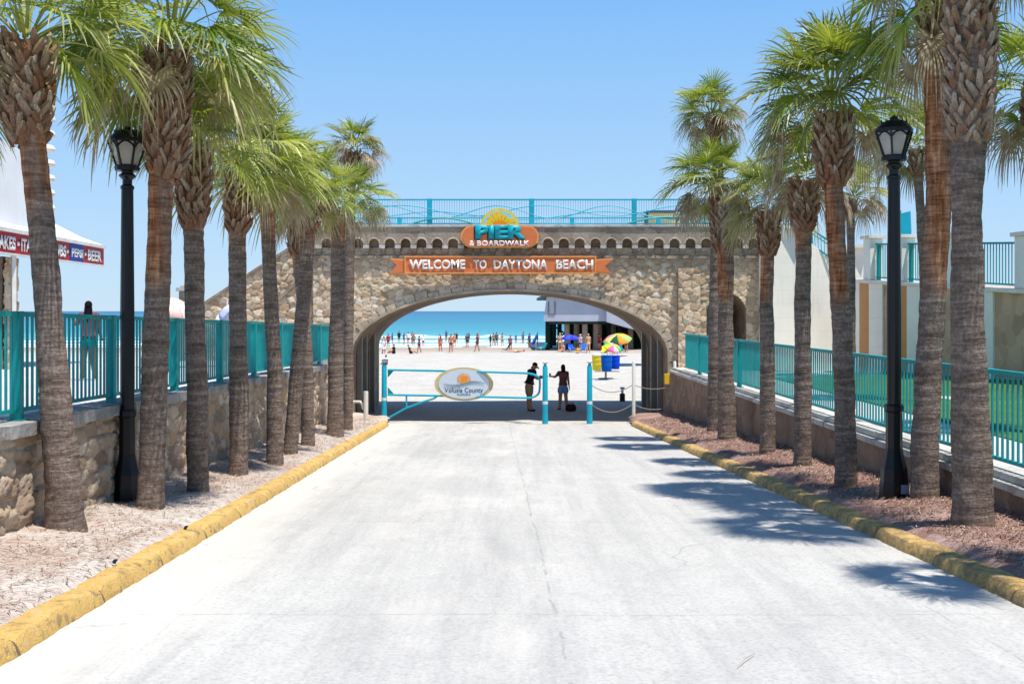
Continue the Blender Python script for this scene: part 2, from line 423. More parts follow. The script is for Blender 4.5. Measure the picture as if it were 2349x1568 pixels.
# ------------------------------------------------------------------ the ground
def sheet(name, xs, ys, zf, mat, kind='structure', smooth=True):
    X, Y = np.meshgrid(xs, ys, indexing='ij'); Z = zf(X, Y)
    v = np.stack([X, Y, Z], -1).reshape(-1, 3); nx, ny = X.shape
    idx = np.arange(nx*ny).reshape(nx, ny)
    f = np.stack([idx[:-1, :-1], idx[1:, :-1], idx[1:, 1:], idx[:-1, 1:]], -1).reshape(-1, 4)
    me = bpy.data.meshes.new(name); me.from_pydata(v.tolist(), [], f.tolist()); me.update()
    o = obj(name, me, None, [mat], smooth); tag(o, kind=kind); return o
def smooth_noise(X, Y, seeds, amp):
    Z = np.zeros_like(X)
    for (fx, fy, ph, a) in seeds: Z += a*np.sin(X*fx+ph+1.3*np.sin(Y*fy*.7+ph*2))*np.cos(Y*fy+ph*1.7)
    return Z*amp
def beach_z(X, Y):
    base = np.interp(Y, [-80, 30, 45, 58, 106, 125, 160, 200], [-.1, -.02, 0, -.2, -.57, -.9, -1.5, -2.5])
    dune = smooth_noise(X, Y, [(.35, .3, .3, 1), (.8, .7, 1.9, .5), (2.1, 1.7, .7, .25), (4.3, 3.7, 2.7, .12)], .05)
    fl = np.clip((Y-42)/6, 0, 1)*.7+.4
    ridge = .11*np.exp(-((Y-32.95-.22*np.sin(X*1.3+.4)-.12*np.sin(X*3.1))/.42)**2)*(.65+.35*np.sin(X*2.3+1.1))
    return base+dune*fl+ridge
xs = np.unique(np.concatenate([np.linspace(-320, -16, 40), np.linspace(-16, 16, 150), np.linspace(16, 320, 40)]))
ys = np.unique(np.concatenate([np.linspace(-80, 28, 12), np.linspace(28, 70, 150), np.linspace(70, 210, 90)]))
def mk_beach():
    t = NT('beach', .95, .12); v = t.coord(); xyz = t.sep(v); y = xyz[1]
    a = t.noise(.5, 6, .65, v); b = t.noise(5, 7, .72, v); 
    c = t.ramp(a, [(.3, (.46, .43, .385)), (.7, (.56, .53, .47))])
    c = t.mix(t.ramp(b, [(.38, .6), (.52, 0.)]), c, (.33, .31, .28))
    wet = t.ramp(t.math('ADD', t.math('MULTIPLY', t.math('SUBTRACT', y, 100), 1/22.), t.math('MULTIPLY', t.noise(.08, 3, .5, v), .35)), [(.15, 0.), (.45, .6), (1., 1.)])
    c = t.mix(wet, c, (.36, .30, .24))
    t.base(c); t.bump(b, .8, .05); return t.m
sheet('beach', xs, ys, beach_z, mk_beach())

# the sloping drive
ysr = np.concatenate([np.linspace(-14, 20, 60), np.linspace(20.3, 32.6, 60)])
us = np.linspace(0, 1, 40)
def ribbon_sheet(name, x0f, x1f, ys, zf, mat, nu=40, kind='structure'):
    v = []; nu_ = nu
    for u in np.linspace(0, 1, nu_):
        for y in ys:
            x = x0f(y)*(1-u)+x1f(y)*u; v.append((x, y, zf(x, y)))
    ny = len(ys); idx = np.arange(nu_*ny).reshape(nu_, ny)
    f = np.stack([idx[:-1, :-1], idx[1:, :-1], idx[1:, 1:], idx[:-1, 1:]], -1).reshape(-1, 4)
    me = bpy.data.meshes.new(name); me.from_pydata(v, [], f.tolist()); me.update()
    return tag(obj(name, me, None, [mat], True), kind=kind)
def rz_(x, y):
    edge = .06*max(0, (y-31.8))/.8
    return road_z(y)+.02+.004*math.sin(x*1.1+y*.3)-edge*.6
ribbon_sheet('road', lambda y: kerbL(y)-.05, lambda y: kerbR(y)+.05, ysr, rz_, M['road'])
# apron of blown sand where the drive meets the beach, seen as a soft ragged edge
def drift_z(X, Y):
    n = smooth_noise(X, Y, [(1.3, 2.1, .4, .5), (2.7, 3.3, 1.1, .3), (6.1, 5.3, 2.2, .2)], .05)
    return .035+n-np.clip((32.3-Y), 0, 3)*.10+np.clip((32.0-Y), 0, 3)*.03-np.clip(Y-33.4, 0, 3)*.05
def vz(x, y):
    n = .03*math.sin(x*3.1+y*1.3)*math.cos(y*2.3-x)+.015*math.sin(7*x+5*y)
    t_ = abs(x-(kerbL(y) if x < 0 else kerbR(y)))
    return verge(x, y)+n*max(0, min(1, (t_-.30)/.3))+.006*math.sin(y*9+x)-max(0, .31+.02*math.sin(y*5.3)-t_)*.55
ribbon_sheet('left_verge', lambda y: wallL(y)-.02, lambda y: kerbL(y)-.17-.03*math.sin(y*3.1)*math.sin(y*7.3), np.linspace(-14, 33.5, 260), vz, M['vergeL'], 22)
ribbon_sheet('right_verge', lambda y: kerbR(y)+.17+.04*math.sin(y*2.7)*math.sin(y*6.1), lambda y: wallR(y)+.02, np.linspace(-14, 33.5, 260), vz, M['vergeR'], 22)

def kerb(name, kf, sgn, y0, y1, endcurve):
    prof = [(0, -.15), (.0, .02), (.022, .105), (.045, .138), (.08, .150), (.19, .155), (.235, .148), (.26, .12), (.27, -.1)]
    ys = np.arange(y0, y1, .06); v = []; n = len(prof)
    for i, y in enumerate(ys):
        jit = .010*math.sin(y*5.1+1)+.008*math.sin(y*13.7)+.006*math.sin(y*29)
        for j, (a, h) in enumerate(prof):
            lim = 1.0
            off = 0
            if endcurve and y > y1-1.0: off = (1-math.sqrt(max(0, 1-((y-(y1-1.0))/1.0)**2)))*.9
            joint = -.035 if (abs((y % 1.5)-.75) < .035 and 0 < j < 8) else 0
            v.append((kf(y)+sgn*(a+jit*(.6 if j < 6 else 0)+off), y, road_z(y)+h+(jit*.5+joint if 1 < j < 7 else 0)))
    f = []
    for i in range(len(ys)-1):
        for j in range(n-1):
            q = (i*n+j, i*n+j+1, (i+1)*n+j+1, (i+1)*n+j); f.append(q if sgn < 0 else q[::-1])
    f.append(tuple(range(n))); m = (len(ys)-1)*n; f.append(tuple(m+k for k in range(n-1, -1, -1)))
    me = bpy.data.meshes.new(name); me.from_pydata(v, [], f); me.update()
    ko = obj(name, me, None, [M['kerb'] if sgn < 0 else M['kerb_shaded']], True); me.set_sharp_from_angle(angle=R(28)); tag(ko, kind='structure')
kerb('left_kerb', kerbL, -1, -14, 32.2, True)
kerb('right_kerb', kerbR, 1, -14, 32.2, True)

# ocean
def mk_ocean():
    t = NT('sea_water', .4, .5); v = t.coord(); y = t.sep(v)[1]; x = t.sep(v)[0]
    yl = t.math('LOGARITHM', t.math('MAXIMUM', y, 10.), 10.)          # 2.05 .. 3.9
    n = t.noise(1, 5, .6, t.coord(scale=(.012, .03, 1)))
    k = t.math('ADD', t.math('MULTIPLY', t.math('SUBTRACT', yl, 2.05), .65), t.math('MULTIPLY', t.math('SUBTRACT', n, .5), .22))
    c = t.ramp(k, [(0., (.26, .40, .38)), (.10, (.10, .38, .42)), (.22, (.028, .25, .31)), (.40, (.008, .175, .27)), (.75, (.003, .12, .235)), (1., (.003, .10, .21))])
    yn = t.math('ADD', y, t.math('MULTIPLY', t.math('SUBTRACT', t.noise(1, 4, .6, t.coord(scale=(.03, .02, 1))), .5), 14))
    fo = None
    for (pos, wd, th) in ((133, 3.6, .34), (143, 5.0, .36), (156, 5.0, .40), (176, 5.0, .50), (204, 3.0, .58), (126, 2.4, .28)):
        d = t.math('SUBTRACT', 1., t.math('DIVIDE', t.math('ABSOLUTE', t.math('SUBTRACT', yn, pos)), wd))
        br = t.ramp(t.noise(1, 4, .7, t.coord(scale=(.05, .25, 1))), [(th, 0.), (th+.12, 1.)])
        q = t.math('MULTIPLY', t.math('MAXIMUM', d, 0.), br)
        fo = q if fo is None else t.math('MAXIMUM', fo, q)
    fo = t.ramp(t.math('ADD', fo, t.math('MULTIPLY', t.noise(1, 5, .7, t.coord(scale=(.6, .9, 1))), .25)), [(.28, 0.), (.55, 1.)])
    c = t.mix(fo, c, (.80, .84, .84)); t.base(c)
    t.l(t.math('ADD', t.math('MULTIPLY', fo, .5), .3), t.b.inputs['Roughness'])
    t.bump(t.math('ADD', t.noise(1, 5, .6, t.coord(scale=(.25, .8, 1))), t.math('MULTIPLY', fo, .5)), .25, .4)
    t.b.inputs['Specular IOR Level'].default_value = .08
    return t.m
mo = MB().add([(-9000, 112, -1.0), (9000, 112, -1.0), (9000, 16000, -1.0), (-9000, 16000, -1.0)], [(0, 1, 2, 3)])
tag(mo.build('ocean', mk_ocean()), kind='structure')
# low breaking wave crests as real ridges
def mk_foam():
    t = NT('foam', .8, .2); v = t.coord(); a = t.noise(1, 5, .7, t.coord(scale=(.35, 1.2, 1)))
    t.base(t.ramp(a, [(.42, (.16, .42, .44)), (.55, (.80, .84, .84))])); return t.m
M['foam'] = mk_foam()
for (yy, x0, x1, h) in ((180, -34, 26, .50), (158, -60, 60, .20)):
    mb = MB(); pts = []
    n = 120
    V = []; Fc = []
    for i in range(n+1):
        x = x0+(x1-x0)*i/n; e = math.sin(math.pi*i/n)**.5; hh = h*e*(.6+.4*math.sin(i*.37+yy)*math.sin(i*.11+1))
        yc = yy+2.2*math.sin(x*.06+yy)
        V += [(x, yc-1.3, -1.06), (x, yc-.55, -1.0+hh*.8), (x, yc, -1.0+hh), (x, yc+2.2, -1.06)]
    for i in range(n):
        for j in range(3): Fc.append((i*4+j, (i+1)*4+j, (i+1)*4+j+1, i*4+j+1))
    mb.add(V, Fc); tag(mb.build('ocean_wave', M['foam'], smooth=True), kind='structure')

# upper terraces behind the walls
mb = MB()
def terrace(name, x0f, x1, y0, y1, ztf, mat):
    mb = MB(); ys = np.linspace(y0, y1, 20); V = []; Fc = []
    for y in ys:
        xa = x0f(y); V += [(xa, y, -.3), (xa, y, ztf(y)), (x1, y, ztf(y)), (x1, y, -.3)]
    for i in range(len(ys)-1):
        for j in range(3): Fc.append((i*4+j, i*4+j+1, (i+1)*4+j+1, (i+1)*4+j))
    n = (len(ys)-1)*4; Fc += [(0, 3, 2, 1), (n, n+1, n+2, n+3)]
    mb.add(V, Fc); return tag(mb.build(name, mat), kind='structure')
terrace('left_promenade', lambda y: wallL(y)-.25, -42, -14, 41, lambda y: copL(y)-.10, M['pave'])
terrace('right_terrace', lambda y: wallR(y)+.25, 42, -14, 40.5, lambda y: COPR-.08, M['pave'])
def lawn_z(X, Y):
    return COPR-.06+np.clip((X-9.5)*.12, 0, .35)+smooth_noise(X, Y, [(.9, .7, .3, 1), (2.3, 1.9, 1.2, .4)], .02)
lx = np.linspace(7.15, 30, 60); ly = np.linspace(-6, 29, 80)
sheet('lawn', lx, ly, lawn_z, M['grass'])

# ------------------------------------------------------------------ rubble stone surfaces
def rubble(s, t, cell, seed, amp, mort_w=.10, warp=.25):
    """height, tone, mortar of random rubble over surface coordinates s, t (arrays)"""
    r = np.random.default_rng(seed)
    sw = s+warp*cell*np.sin(t*2.3/cell*.4+1.1)*.5; tw = t*1.25+warp*cell*np.sin(s*1.9/cell*.35+.4)*.5
    gi = np.floor(sw/cell).astype(int); gj = np.floor(tw/cell).astype(int)
    i0, j0 = gi.min()-2, gj.min()-2; ni, nj = gi.max()-i0+4, gj.max()-j0+4
    px = r.random((ni, nj)); py = r.random((ni, nj)); tone = r.random((ni, nj)); hh = r.random((ni, nj))
    tx = r.normal(0, 1, (ni, nj)); ty = r.normal(0, 1, (ni, nj))
    d1 = np.full(s.shape, 9e9); d2 = d1.copy(); T = np.zeros(s.shape); H = np.zeros(s.shape); TX = np.zeros(s.shape)
    for di in (-1, 0, 1):
        for dj in (-1, 0, 1):
            a = gi+di-i0; b = gj+dj-j0
            cx = (gi+di+.1+.8*px[a, b])*cell; cy = (gj+dj+.1+.8*py[a, b])*cell
            d = np.sqrt((sw-cx)**2+(tw-cy)**2)
            nearer = d < d1
            d2 = np.where(nearer, d1, np.minimum(d2, d))
            T = np.where(nearer, tone[a, b], T); H = np.where(nearer, hh[a, b], H)
            TX = np.where(nearer, tx[a, b]*(sw-cx)+ty[a, b]*(tw-cy), TX)
            d1 = np.where(nearer, d, d1)
    e = (d2-d1)/cell
    prof = np.clip(e/.22, 0, 1); prof = np.sqrt(1-(1-prof)**2)
    fine = .12*np.sin(s*31+t*17+T*40)*np.sin(t*37-s*11+H*30)+.08*np.sin(s*71+T*90)*np.sin(t*67)
    h = amp*(prof*(.55+.6*H)+.35*TX/cell*prof+fine*prof)
    return h, T, np.clip(1-e/mort_w, 0, 1)

def stone_sheet(name, mat, parent, pos, nrm, s, t, cell, seed, amp, mask=None, kind=None):
    """pos(s,t)->(N,M,3); displaced along nrm"""
    Sx, Tx = np.meshgrid(s, t, indexing='ij')
    h, tone, mo = rubble(Sx, Tx, cell, seed, amp)
    Pp = pos(Sx, Tx)+h[..., None]*np.array(nrm)
    nx, ny = Sx.shape; idx = np.arange(nx*ny).reshape(nx, ny)
    f = np.stack([idx[:-1, :-1], idx[1:, :-1], idx[1:, 1:], idx[:-1, 1:]], -1)
    if mask is not None:
        sc = (Sx[:-1, :-1]+Sx[1:, 1:])/2; tc = (Tx[:-1, :-1]+Tx[1:, 1:])/2
        keep = mask(sc, tc); f = f[keep]
    f = f.reshape(-1, 4)
    used = np.zeros(nx*ny, bool); used[f.ravel()] = True; remap = np.cumsum(used)-1
    v = Pp.reshape(-1, 3)[used]; f = remap[f]
    me = bpy.data.meshes.new(name); me.from_pydata(v.tolist(), [], f.tolist()); me.update()
    fattr(me, 'tone', tone.reshape(-1)[used]); fattr(me, 'mortar', mo.reshape(-1)[used])
    o = obj(name, me, parent, [mat], True)
    return o

# ------------------------------------------------------------------ retaining walls
lw = empty('retaining_wall', 'rubble stone retaining wall with grey slab coping under the turquoise fence, palms in front', 'wall', loc=(0, 0, 0))
WY0, WY1 = 3.0, 33.0
def posL(Sx, Tx):
    y = Sx; top = copL(y)-.13; bot = np.vectorize(road_z)(y)+.0; k = Tx/2.0
    return np.stack([wallL(y), y, bot+(top-bot)*k], -1)
stone_sheet('stone_face', M['stone_wall'], lw, posL, (1, DR*-1, 0), np.arange(WY0, WY1, .04), np.linspace(0, 2.0, 46), .34, 3, .08)
mb = MB()
for i in range(30):
    y0 = 3+i; y1 = y0+1
    mb.hexa([(wallL(y0)-.35, y0, -.2), (wallL(y0)-.02, y0, -.2), (wallL(y1)-.02, y1, -.2), (wallL(y1)-.35, y1, -.2),
             (wallL(y0)-.35, y0, copL(y0)-.135), (wallL(y0)-.02, y0, copL(y0)-.135), (wallL(y1)-.02, y1, copL(y1)-.135), (wallL(y1)-.35, y1, copL(y1)-.135)])
mb.build('core', M['copdark'], lw)
def coping_run(name, xf, zf, y0, y1, inner, outer, th, mat, parent, step=1.45, seed=1, gap=.012, rough=.012):
    rr = random.Random(seed); mb = MB(); y = y0
    while y < y1-.05:
        ye = min(y1, y+step*(.8+.4*rr.random())); a = outer+rr.uniform(-rough, rough)*2; dz = rr.uniform(-rough, rough)*.6
        n = 5
        for i in range(n):
            ya = y+(ye-y-gap)*i/n; yb = y+(ye-y-gap)*(i+1)/n
            o1 = a+rr.uniform(-rough, rough)*.6
            mb.hexa([(xf(ya)+inner, ya, zf(ya)-th+dz), (xf(ya)+o1, ya, zf(ya)-th+dz), (xf(yb)+o1, yb, zf(yb)-th+dz), (xf(yb)+inner, yb, zf(yb)-th+dz),
                     (xf(ya)+inner, ya, zf(ya)+dz), (xf(ya)+o1, ya, zf(ya)+dz), (xf(yb)+o1, yb, zf(yb)+dz), (xf(yb)+inner, yb, zf(yb)+dz)])
        y = ye
    return mb.build(name, mat, parent)
coping_run('coping', wallL, copL, WY0, 32.6, -.42, .13, .13, M['copdark'], lw, 1.6, 4)

rw = empty('retaining_wall', 'low brown rendered retaining wall with double pale coping beside the mulched verge', 'wall')
mb = MB()
def posR_face():
    ys = np.arange(2, 32.9, .08); V = []; Fc = []; n = 7
    for y in ys:
        for k in range(n):
            z = -.2+(COPR-.16+.2)*k/(n-1); V.append((wallR(y)+.012*math.sin(y*3.3+z*4)*math.sin(y*1.7)+.006*math.sin(y*17+z*13), y, z))
    for i in range(len(ys)-1):
        for k in range(n-1): Fc.append((i*n+k, i*n+k+1, (i+1)*n+k+1, (i+1)*n+k))
    return V, Fc
mb.add(*posR_face()); mb.build('wall_face', M['brownwall'], rw, smooth=True)
mb = MB()
for i in range(31):
    y0 = 2+i; y1 = y0+1
    if y1 > 32.9: y1 = 32.9
    mb.hexa([(wallR(y0)+.03, y0, -.2), (wallR(y0)+.36, y0, -.2), (wallR(y1)+.36, y1, -.2), (wallR(y1)+.03, y1, -.2),
             (wallR(y0)+.03, y0, COPR-.165), (wallR(y0)+.36, y0, COPR-.165), (wallR(y1)+.36, y1, COPR-.165), (wallR(y1)+.03, y1, COPR-.165)])
mb.build('core', M['brownwall'], rw)
coping_run('coping', wallR, lambda y: COPR-.085, 2, 32.6, .40, -.07, .075, M['coping'], rw, 2.2, 5, rough=.006)
coping_run('upper_coping', wallR, lambda y: COPR, 2, 32.6, .38, .03, .078, M['coping'], rw, 2.2, 6, rough=.004)

# ------------------------------------------------------------------ fences on the walls
def fence(name, label, xf, zf, off, y0, y1, step, phase, group):
    fe = empty(name, label, 'fence', group)
    posts = np.arange(phase, y1, step); posts = posts[posts >= y0]
    H = 1.08
    def pt(y, h, o=0): return Vector((xf(y)+off+o, y, zf(y)+h))
    mb = MB()
    for a, b in zip(np.linspace(y0, y1, 9)[:-1], np.linspace(y0, y1, 9)[1:]): mb.beam(pt(a, H), pt(b+.001, H), .075, .05)
    mb.build('top_rail', M['teal'], fe)
    mb = MB()
    for a, b in zip(np.linspace(y0, y1, 9)[:-1], np.linspace(y0, y1, 9)[1:]): mb.beam(pt(a, .10), pt(b+.001, .10), .045, .04)
    mb.build('bottom_rail', M['teal'], fe)
    for p in posts:
        mb = MB(); s_ = .05
        x, y, z = pt(p, 0); mb.box(x-s_, x+s_, y-s_, y+s_, z+.012, z+H+.03); mb.box(x-.09, x+.09, y-.09, y+.09, z, z+.014)
        mb.build('post', M['teal'], fe)
    edges = [y0]+list(posts)+[y1]
    for a, b in zip(edges[:-1], edges[1:]):
        if b-a < .2: continue
        mb = MB(); n = max(1, int(round((b-a-.1)/.115))); s_ = .011
        for k in range(1, n):
            y = a+(b-a)*k/n; x, yy, z = pt(y, 0)
            mb.box(x-s_, x+s_, yy-s_, yy+s_, z+.09, z+H-.02)
        mb.build('balusters', M['teal'], fe)
    return fe
fence('railing_fence', 'long turquoise baluster fence standing on the stone wall behind the street lamp and palms', wallL, copL, -.12, 3.2, 31.9, 2.6, 5.37, 'turquoise baluster fences on the walls')
fence('railing_fence', 'turquoise baluster fence on the low brown wall in front of the green lawn', wallR, lambda y: COPR, .17, 2.2, 31.2, 2.35, 3.1, 'turquoise baluster fences on the walls')

# ------------------------------------------------------------------ stone bridge
BY, BT = 33.2, 6.6; BYB = BY+BT
AXC, AA, ASP, AB = -.07, 5.03, 2.2, 2.0
DXC, DHW, DSP = 6.85, .63, 3.51
XL, XR, ZT = -6.35, 8.05, 6.23
br = empty('stone_bridge', 'weathered rubble stone footbridge with a wide arch at the foot of the drive', 'bridge', loc=(0, 0, 0))
def face_mask(x, z):
    inside = ((np.abs(x-AXC) < AA+.02) & (z < ASP)) | ((((x-AXC)/(AA+.02))**2+((z-ASP)/(AB+.02))**2 < 1) & (z >= ASP))
    door = ((np.abs(x-DXC) < DHW) & (z < DSP)) | (((x-DXC)**2+(z-DSP)**2) < DHW**2)
    return ~(inside | door)
stone_sheet('front_wall', M['stone'], br, lambda s, t: np.stack([s, np.full_like(s, BY), t], -1), (0, -1, 0),
            np.arange(XL, XR+.01, .035), np.arange(-.25, 5.62, .033), .25, 11, .055, face_mask)
stone_sheet('back_wall', M['stone'], br, lambda s, t: np.stack([s, np.full_like(s, BYB), t], -1), (0, 1, 0),
            np.arange(XL, XR+.01, .10), np.arange(-.25, 6.2, .10), .4, 12, .06,
            lambda x, z: ~(((np.abs(x-AXC) < AA+.13) & (z < ASP)) | ((((x-AXC)/(AA+.13))**2+((z-ASP)/(AB+.13))**2 < 1) & (z >= ASP))))
stone_sheet('pilaster', M['stone'], br, lambda s, t: np.stack([s, np.full_like(s, BY-.20), t], -1), (0, -1, 0), np.arange(5.28, 5.98, .035), np.arange(-.25, 4.95, .035), .30, 17, .06)
mb = MB(); mb.box(5.28, 5.965, BY-.19, BY+.02, -.25, 4.93); mb.build('pilaster_core', M['cut'], br)
def arch_line(n=64, a=AA, b=AB):
    pts = [(AXC-a, -.3), (AXC-a, 1.0)]
    pts += [(AXC-a*math.cos(math.pi*i/n), ASP+b*math.sin(math.pi*i/n)) for i in range(n+1)]
    return pts+[(AXC+a, 1.0), (AXC+a, -.3)]
al = arch_line()
mb = MB(); V = []; Fc = []
NYV = 8
for j in range(NYV+1):
    for (x, z) in al: V.append((x, BY-.02+(BT+.04)*j/NYV, z))
n = len(al)
for j in range(NYV):
    for i in range(n-1): Fc.append((j*n+i, j*n+i+1, (j+1)*n+i+1, (j+1)*n+i))
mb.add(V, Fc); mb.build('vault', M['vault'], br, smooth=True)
# arch ring: separate cut stones round the opening, each slightly different
mb = MB(); rr = random.Random(3)
full = arch_line(96)
acc = [0]
for a, b in zip(full[:-1], full[1:]): acc.append(acc[-1]+math.dist(a, b))
def along(d):
    for i in range(len(acc)-1):
        if d <= acc[i+1]:
            k = (d-acc[i])/(acc[i+1]-acc[i]+1e-9); a, b = full[i], full[i+1]
            t_ = Vector((b[0]-a[0], 0, b[1]-a[1])).normalized(); nrm = Vector((-t_.z, 0, t_.x))
            return Vector((a[0]+(b[0]-a[0])*k, 0, a[1]+(b[1]-a[1])*k)), nrm
    return Vector((full[-1][0], 0, full[-1][1])), Vector((1, 0, 0))
d = 0.
while d < acc[-1]-.1:
    stp = rr.uniform(.22, .42); e = min(acc[-1], d+stp); wd = rr.uniform(.20, .36); pr = rr.uniform(.06, .11)
    q = []
    for yy in (BY-pr, BY+.05):
        for (dd, ww) in ((d+.006, 0), (e-.006, 0), (e-.012, wd), (d+.012, wd)):
            p, nr = along(dd); q.append((p.x+nr.x*ww, yy, p.z+nr.z*ww))
    mb.hexa(q); d = e
# slender smooth lip right at the edge
mb.build('arch_ring', M['ring'], br, bevel=.02)
mb = MB(); V = []; Fc = []
for (x, z) in al:
    cx = AXC; t_ = max(0, z-ASP); nr = Vector(((x-cx)/AA**2, 0, t_/AB**2)); nr = nr.normalized() if nr.length else Vector((1, 0, 0))
    V += [(x, BY-.125, z), (x+nr.x*.07, BY-.125, z+nr.z*.07), (x+nr.x*.07, BY-.04, z+nr.z*.07), (x, BY+.01, z)]
for i in range(len(al)-1):
    for k in range(3): Fc.append((i*4+k, i*4+k+1, (i+1)*4+k+1, (i+1)*4+k))
mb.add(V, Fc); mb.build('arch_lip', M['copmid'], br, smooth=False)
# deck, ends, side passage
mb = MB(); mb.box(XL+.02, XR-.02, BY+.05, BYB-.05, 5.35, 6.15)
mb.box(XL+.02, AXC-AA-.03, BY+.12, BYB-.1, -.25, 5.35); mb.box(AXC+AA+.03, DXC-DHW-.02, BY+.12, BYB-.1, -.25, 5.35); mb.box(DXC+DHW+.02, XR-.02, BY+.12, BYB-.1, -.25, 5.35)
mb.box(DXC-DHW-.02, DXC+DHW+.02, BY+3.2, BYB-.1, -.25, 5.35); mb.box(DXC-DHW-.02, DXC+DHW+.02, BY+.12, BY+3.2, 4.2, 5.35)
# haunches over the vault
for i in range(2, len(al)-3):
    (xa, za), (xb, zb) = al[i], al[i+1]
    if za < ASP-.01 or zb < ASP-.01: continue
    mb.hexa([(xa, BY+.12, za+.01), (xb, BY+.12, zb+.01), (xb, BYB-.1, zb+.01), (xa, BYB-.1, za+.01), (xa, BY+.12, 5.35), (xb, BY+.12, 5.35), (xb, BYB-.1, 5.35), (xa, BYB-.1, 5.35)])
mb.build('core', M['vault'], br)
mb = MB(); V = []; Fc = []
dl = [(DXC-DHW, 1.5), (DXC-DHW, 2.6)]+[(DXC-DHW*math.cos(math.pi*i/20), DSP+DHW*math.sin(math.pi*i/20)) for i in range(21)]+[(DXC+DHW, 2.6), (DXC+DHW, 1.5)]
for j in range(2):
    for (x, z) in dl: V.append((x*1.0, BY-.02+3.2*j, z))
n = len(dl)
for i in range(n-1): Fc.append((i, i+1, n+i+1, n+i))
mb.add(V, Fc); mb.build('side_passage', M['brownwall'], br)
mb = MB(); mb.box(DXC-DHW+.32, DXC+DHW-.02, BY+3.0, BY+3.15, 1.5, 4.4); mb.build('passage_panel', M['cream2'], br)
# band with small blind arches
bx0, bx1, bz0, pitch, hwn, btop = XL-.05, XR+.05, 5.55, .503, .155, 5.86
mb = MB(); yf_, yb2 = BY-.20, BY-.02
def quadf(x_a, x_b, za, zb2):
    mb.add([(x_a, yf_, za), (x_b, yf_, zb2), (x_b, yf_, ZT), (x_a, yf_, ZT)], [(0, 1, 2, 3)])
    mb.add([(x_a, yf_, za), (x_b, yf_, zb2), (x_b, yb2, zb2), (x_a, yb2, za)], [(3, 2, 1, 0)])
x = bx0+.25; quadf(bx0, x+pitch/2-hwn, bz0, bz0); xc_ = x+pitch/2; cxs = []
while xc_ < bx1-.4:
    cxs.append(xc_); zc = btop-hwn
    for sd in (-1, 1): mb.add([(xc_+sd*hwn, yf_, bz0), (xc_+sd*hwn, yb2, bz0), (xc_+sd*hwn, yb2, zc), (xc_+sd*hwn, yf_, zc)], [(0, 1, 2, 3) if sd > 0 else (3, 2, 1, 0)])
    for i in range(8):
        a0, a1 = math.pi*i/8, math.pi*(i+1)/8; quadf(xc_-hwn*math.cos(a0), xc_-hwn*math.cos(a1), zc+hwn*math.sin(a0), zc+hwn*math.sin(a1))
    nxt = xc_+pitch; quadf(xc_+hwn, nxt-hwn if nxt < bx1-.4 else bx1, bz0, bz0); xc_ = nxt
mb.add([(bx0, yf_, ZT), (bx1, yf_, ZT), (bx1, yb2, ZT), (bx0, yb2, ZT)], [(0, 1, 2, 3)]); mb.add([(bx1, yf_, bz0), (bx1, yb2, bz0), (bx1, yb2, ZT), (bx1, yf_, ZT)], [(0, 1, 2, 3)]); mb.add([(bx0, yf_, bz0), (bx0, yb2, bz0), (bx0, yb2, ZT), (bx0, yf_, ZT)], [(3, 2, 1, 0)])
mb.build('corbel_band', M['cut'], br)
rr = random.Random(9)
for c0 in [cxs[0]-pitch]+cxs:
    a = c0+hwn; b = c0+pitch-hwn
    mb = MB(); mb.box(a+.004, b-.004, BY-.212-rr.uniform(0, .02), BY-.03, 5.555, 5.66, 1); mb.box(a+.02, b-.02, BY-.15-rr.uniform(0, .02), BY-.02, 5.445, 5.550); mb.box(a+.04, b-.04, BY-.10, BY-.02, 5.36, 5.440)
    mb.build('corbel', [M['cut'], M['coping']], br)
# thin pale lining round each small arch
for c0 in cxs:
    mb = MB(); zc = btop-hwn; pts = [(c0+(hwn+.022)*math.cos(a), BY-.205, zc+(hwn+.022)*math.sin(a)) for a in np.linspace(0, math.pi, 11)]
    mb.tube(pts, .022, 5); mb.build('small_arch_trim', M['copmid'], br)
mb = MB(); rr = random.Random(5); x = XL
while x < XR:
    xe = min(XR, x+rr.uniform(.5, 1.1)); mb.box(x+.006, xe-.006, BY-.115-rr.uniform(0, .025), BY+.02, 5.235+rr.uniform(-.01, .01), 5.33); x = xe
mb.build('string_course', M['cut'], br, bevel=.012)
mb = MB(); rr = random.Random(6); x = XL-.1
while x < XR+.1:
    xe = min(XR+.1, x+rr.uniform(.9, 1.6)); mb.box(x+.005, xe-.005, BY-.235-rr.uniform(0, .012), BY+.35, ZT+.002, ZT+.075+rr.uniform(-.005, .005)); x = xe
mb.build('coping', M['coping'], br, bevel=.012)
mb = MB(); mb.box(XL-.1, XR+.1, BYB-.35, BYB+.2, ZT-.08, ZT+.07); mb.box(XL, XR, BY+.35, BYB-.35, 6.15, 6.19); mb.box(XL, XR, BYB-.06, BYB+.10, 5.5, ZT-.08); mb.build('deck', M['coping'], br)
# columns inside against the side walls
for (x, y, r_) in ((AXC-AA+.13, BY+1.9, .09), (AXC-AA+.10, BY+.9, .10), (AXC-AA+.16, BY+3.6, .10), (AXC+AA-.13, BY+2.3, .10), (AXC+AA-.16, BY+4.6, .10), (AXC+AA-.10, BY+1.0, .09)):
    h = ASP+AB*math.sqrt(max(0, 1-((x-AXC)/AA)**2))
    mb = MB(); mb.box(x-r_*.8, x+r_*.8, y-r_, y+r_, -.2, h+.1); mb.build('pier_post', M['grey_metal'], br)
# flat brown panels painting in the dark of openings in the side walls
for sx in (-1, 1):
    mb = MB(); xx = AXC+sx*(AA-.004)
    for (ya, yb) in ((BY+.9, BY+1.9), (BY+2.4, BY+3.7)) : mb.box(min(xx, xx-sx*.012), max(xx, xx-sx*.012), ya, yb, -.1, 2.15)
    mb.build('opening_dark_panel', M['brownwall'], br)

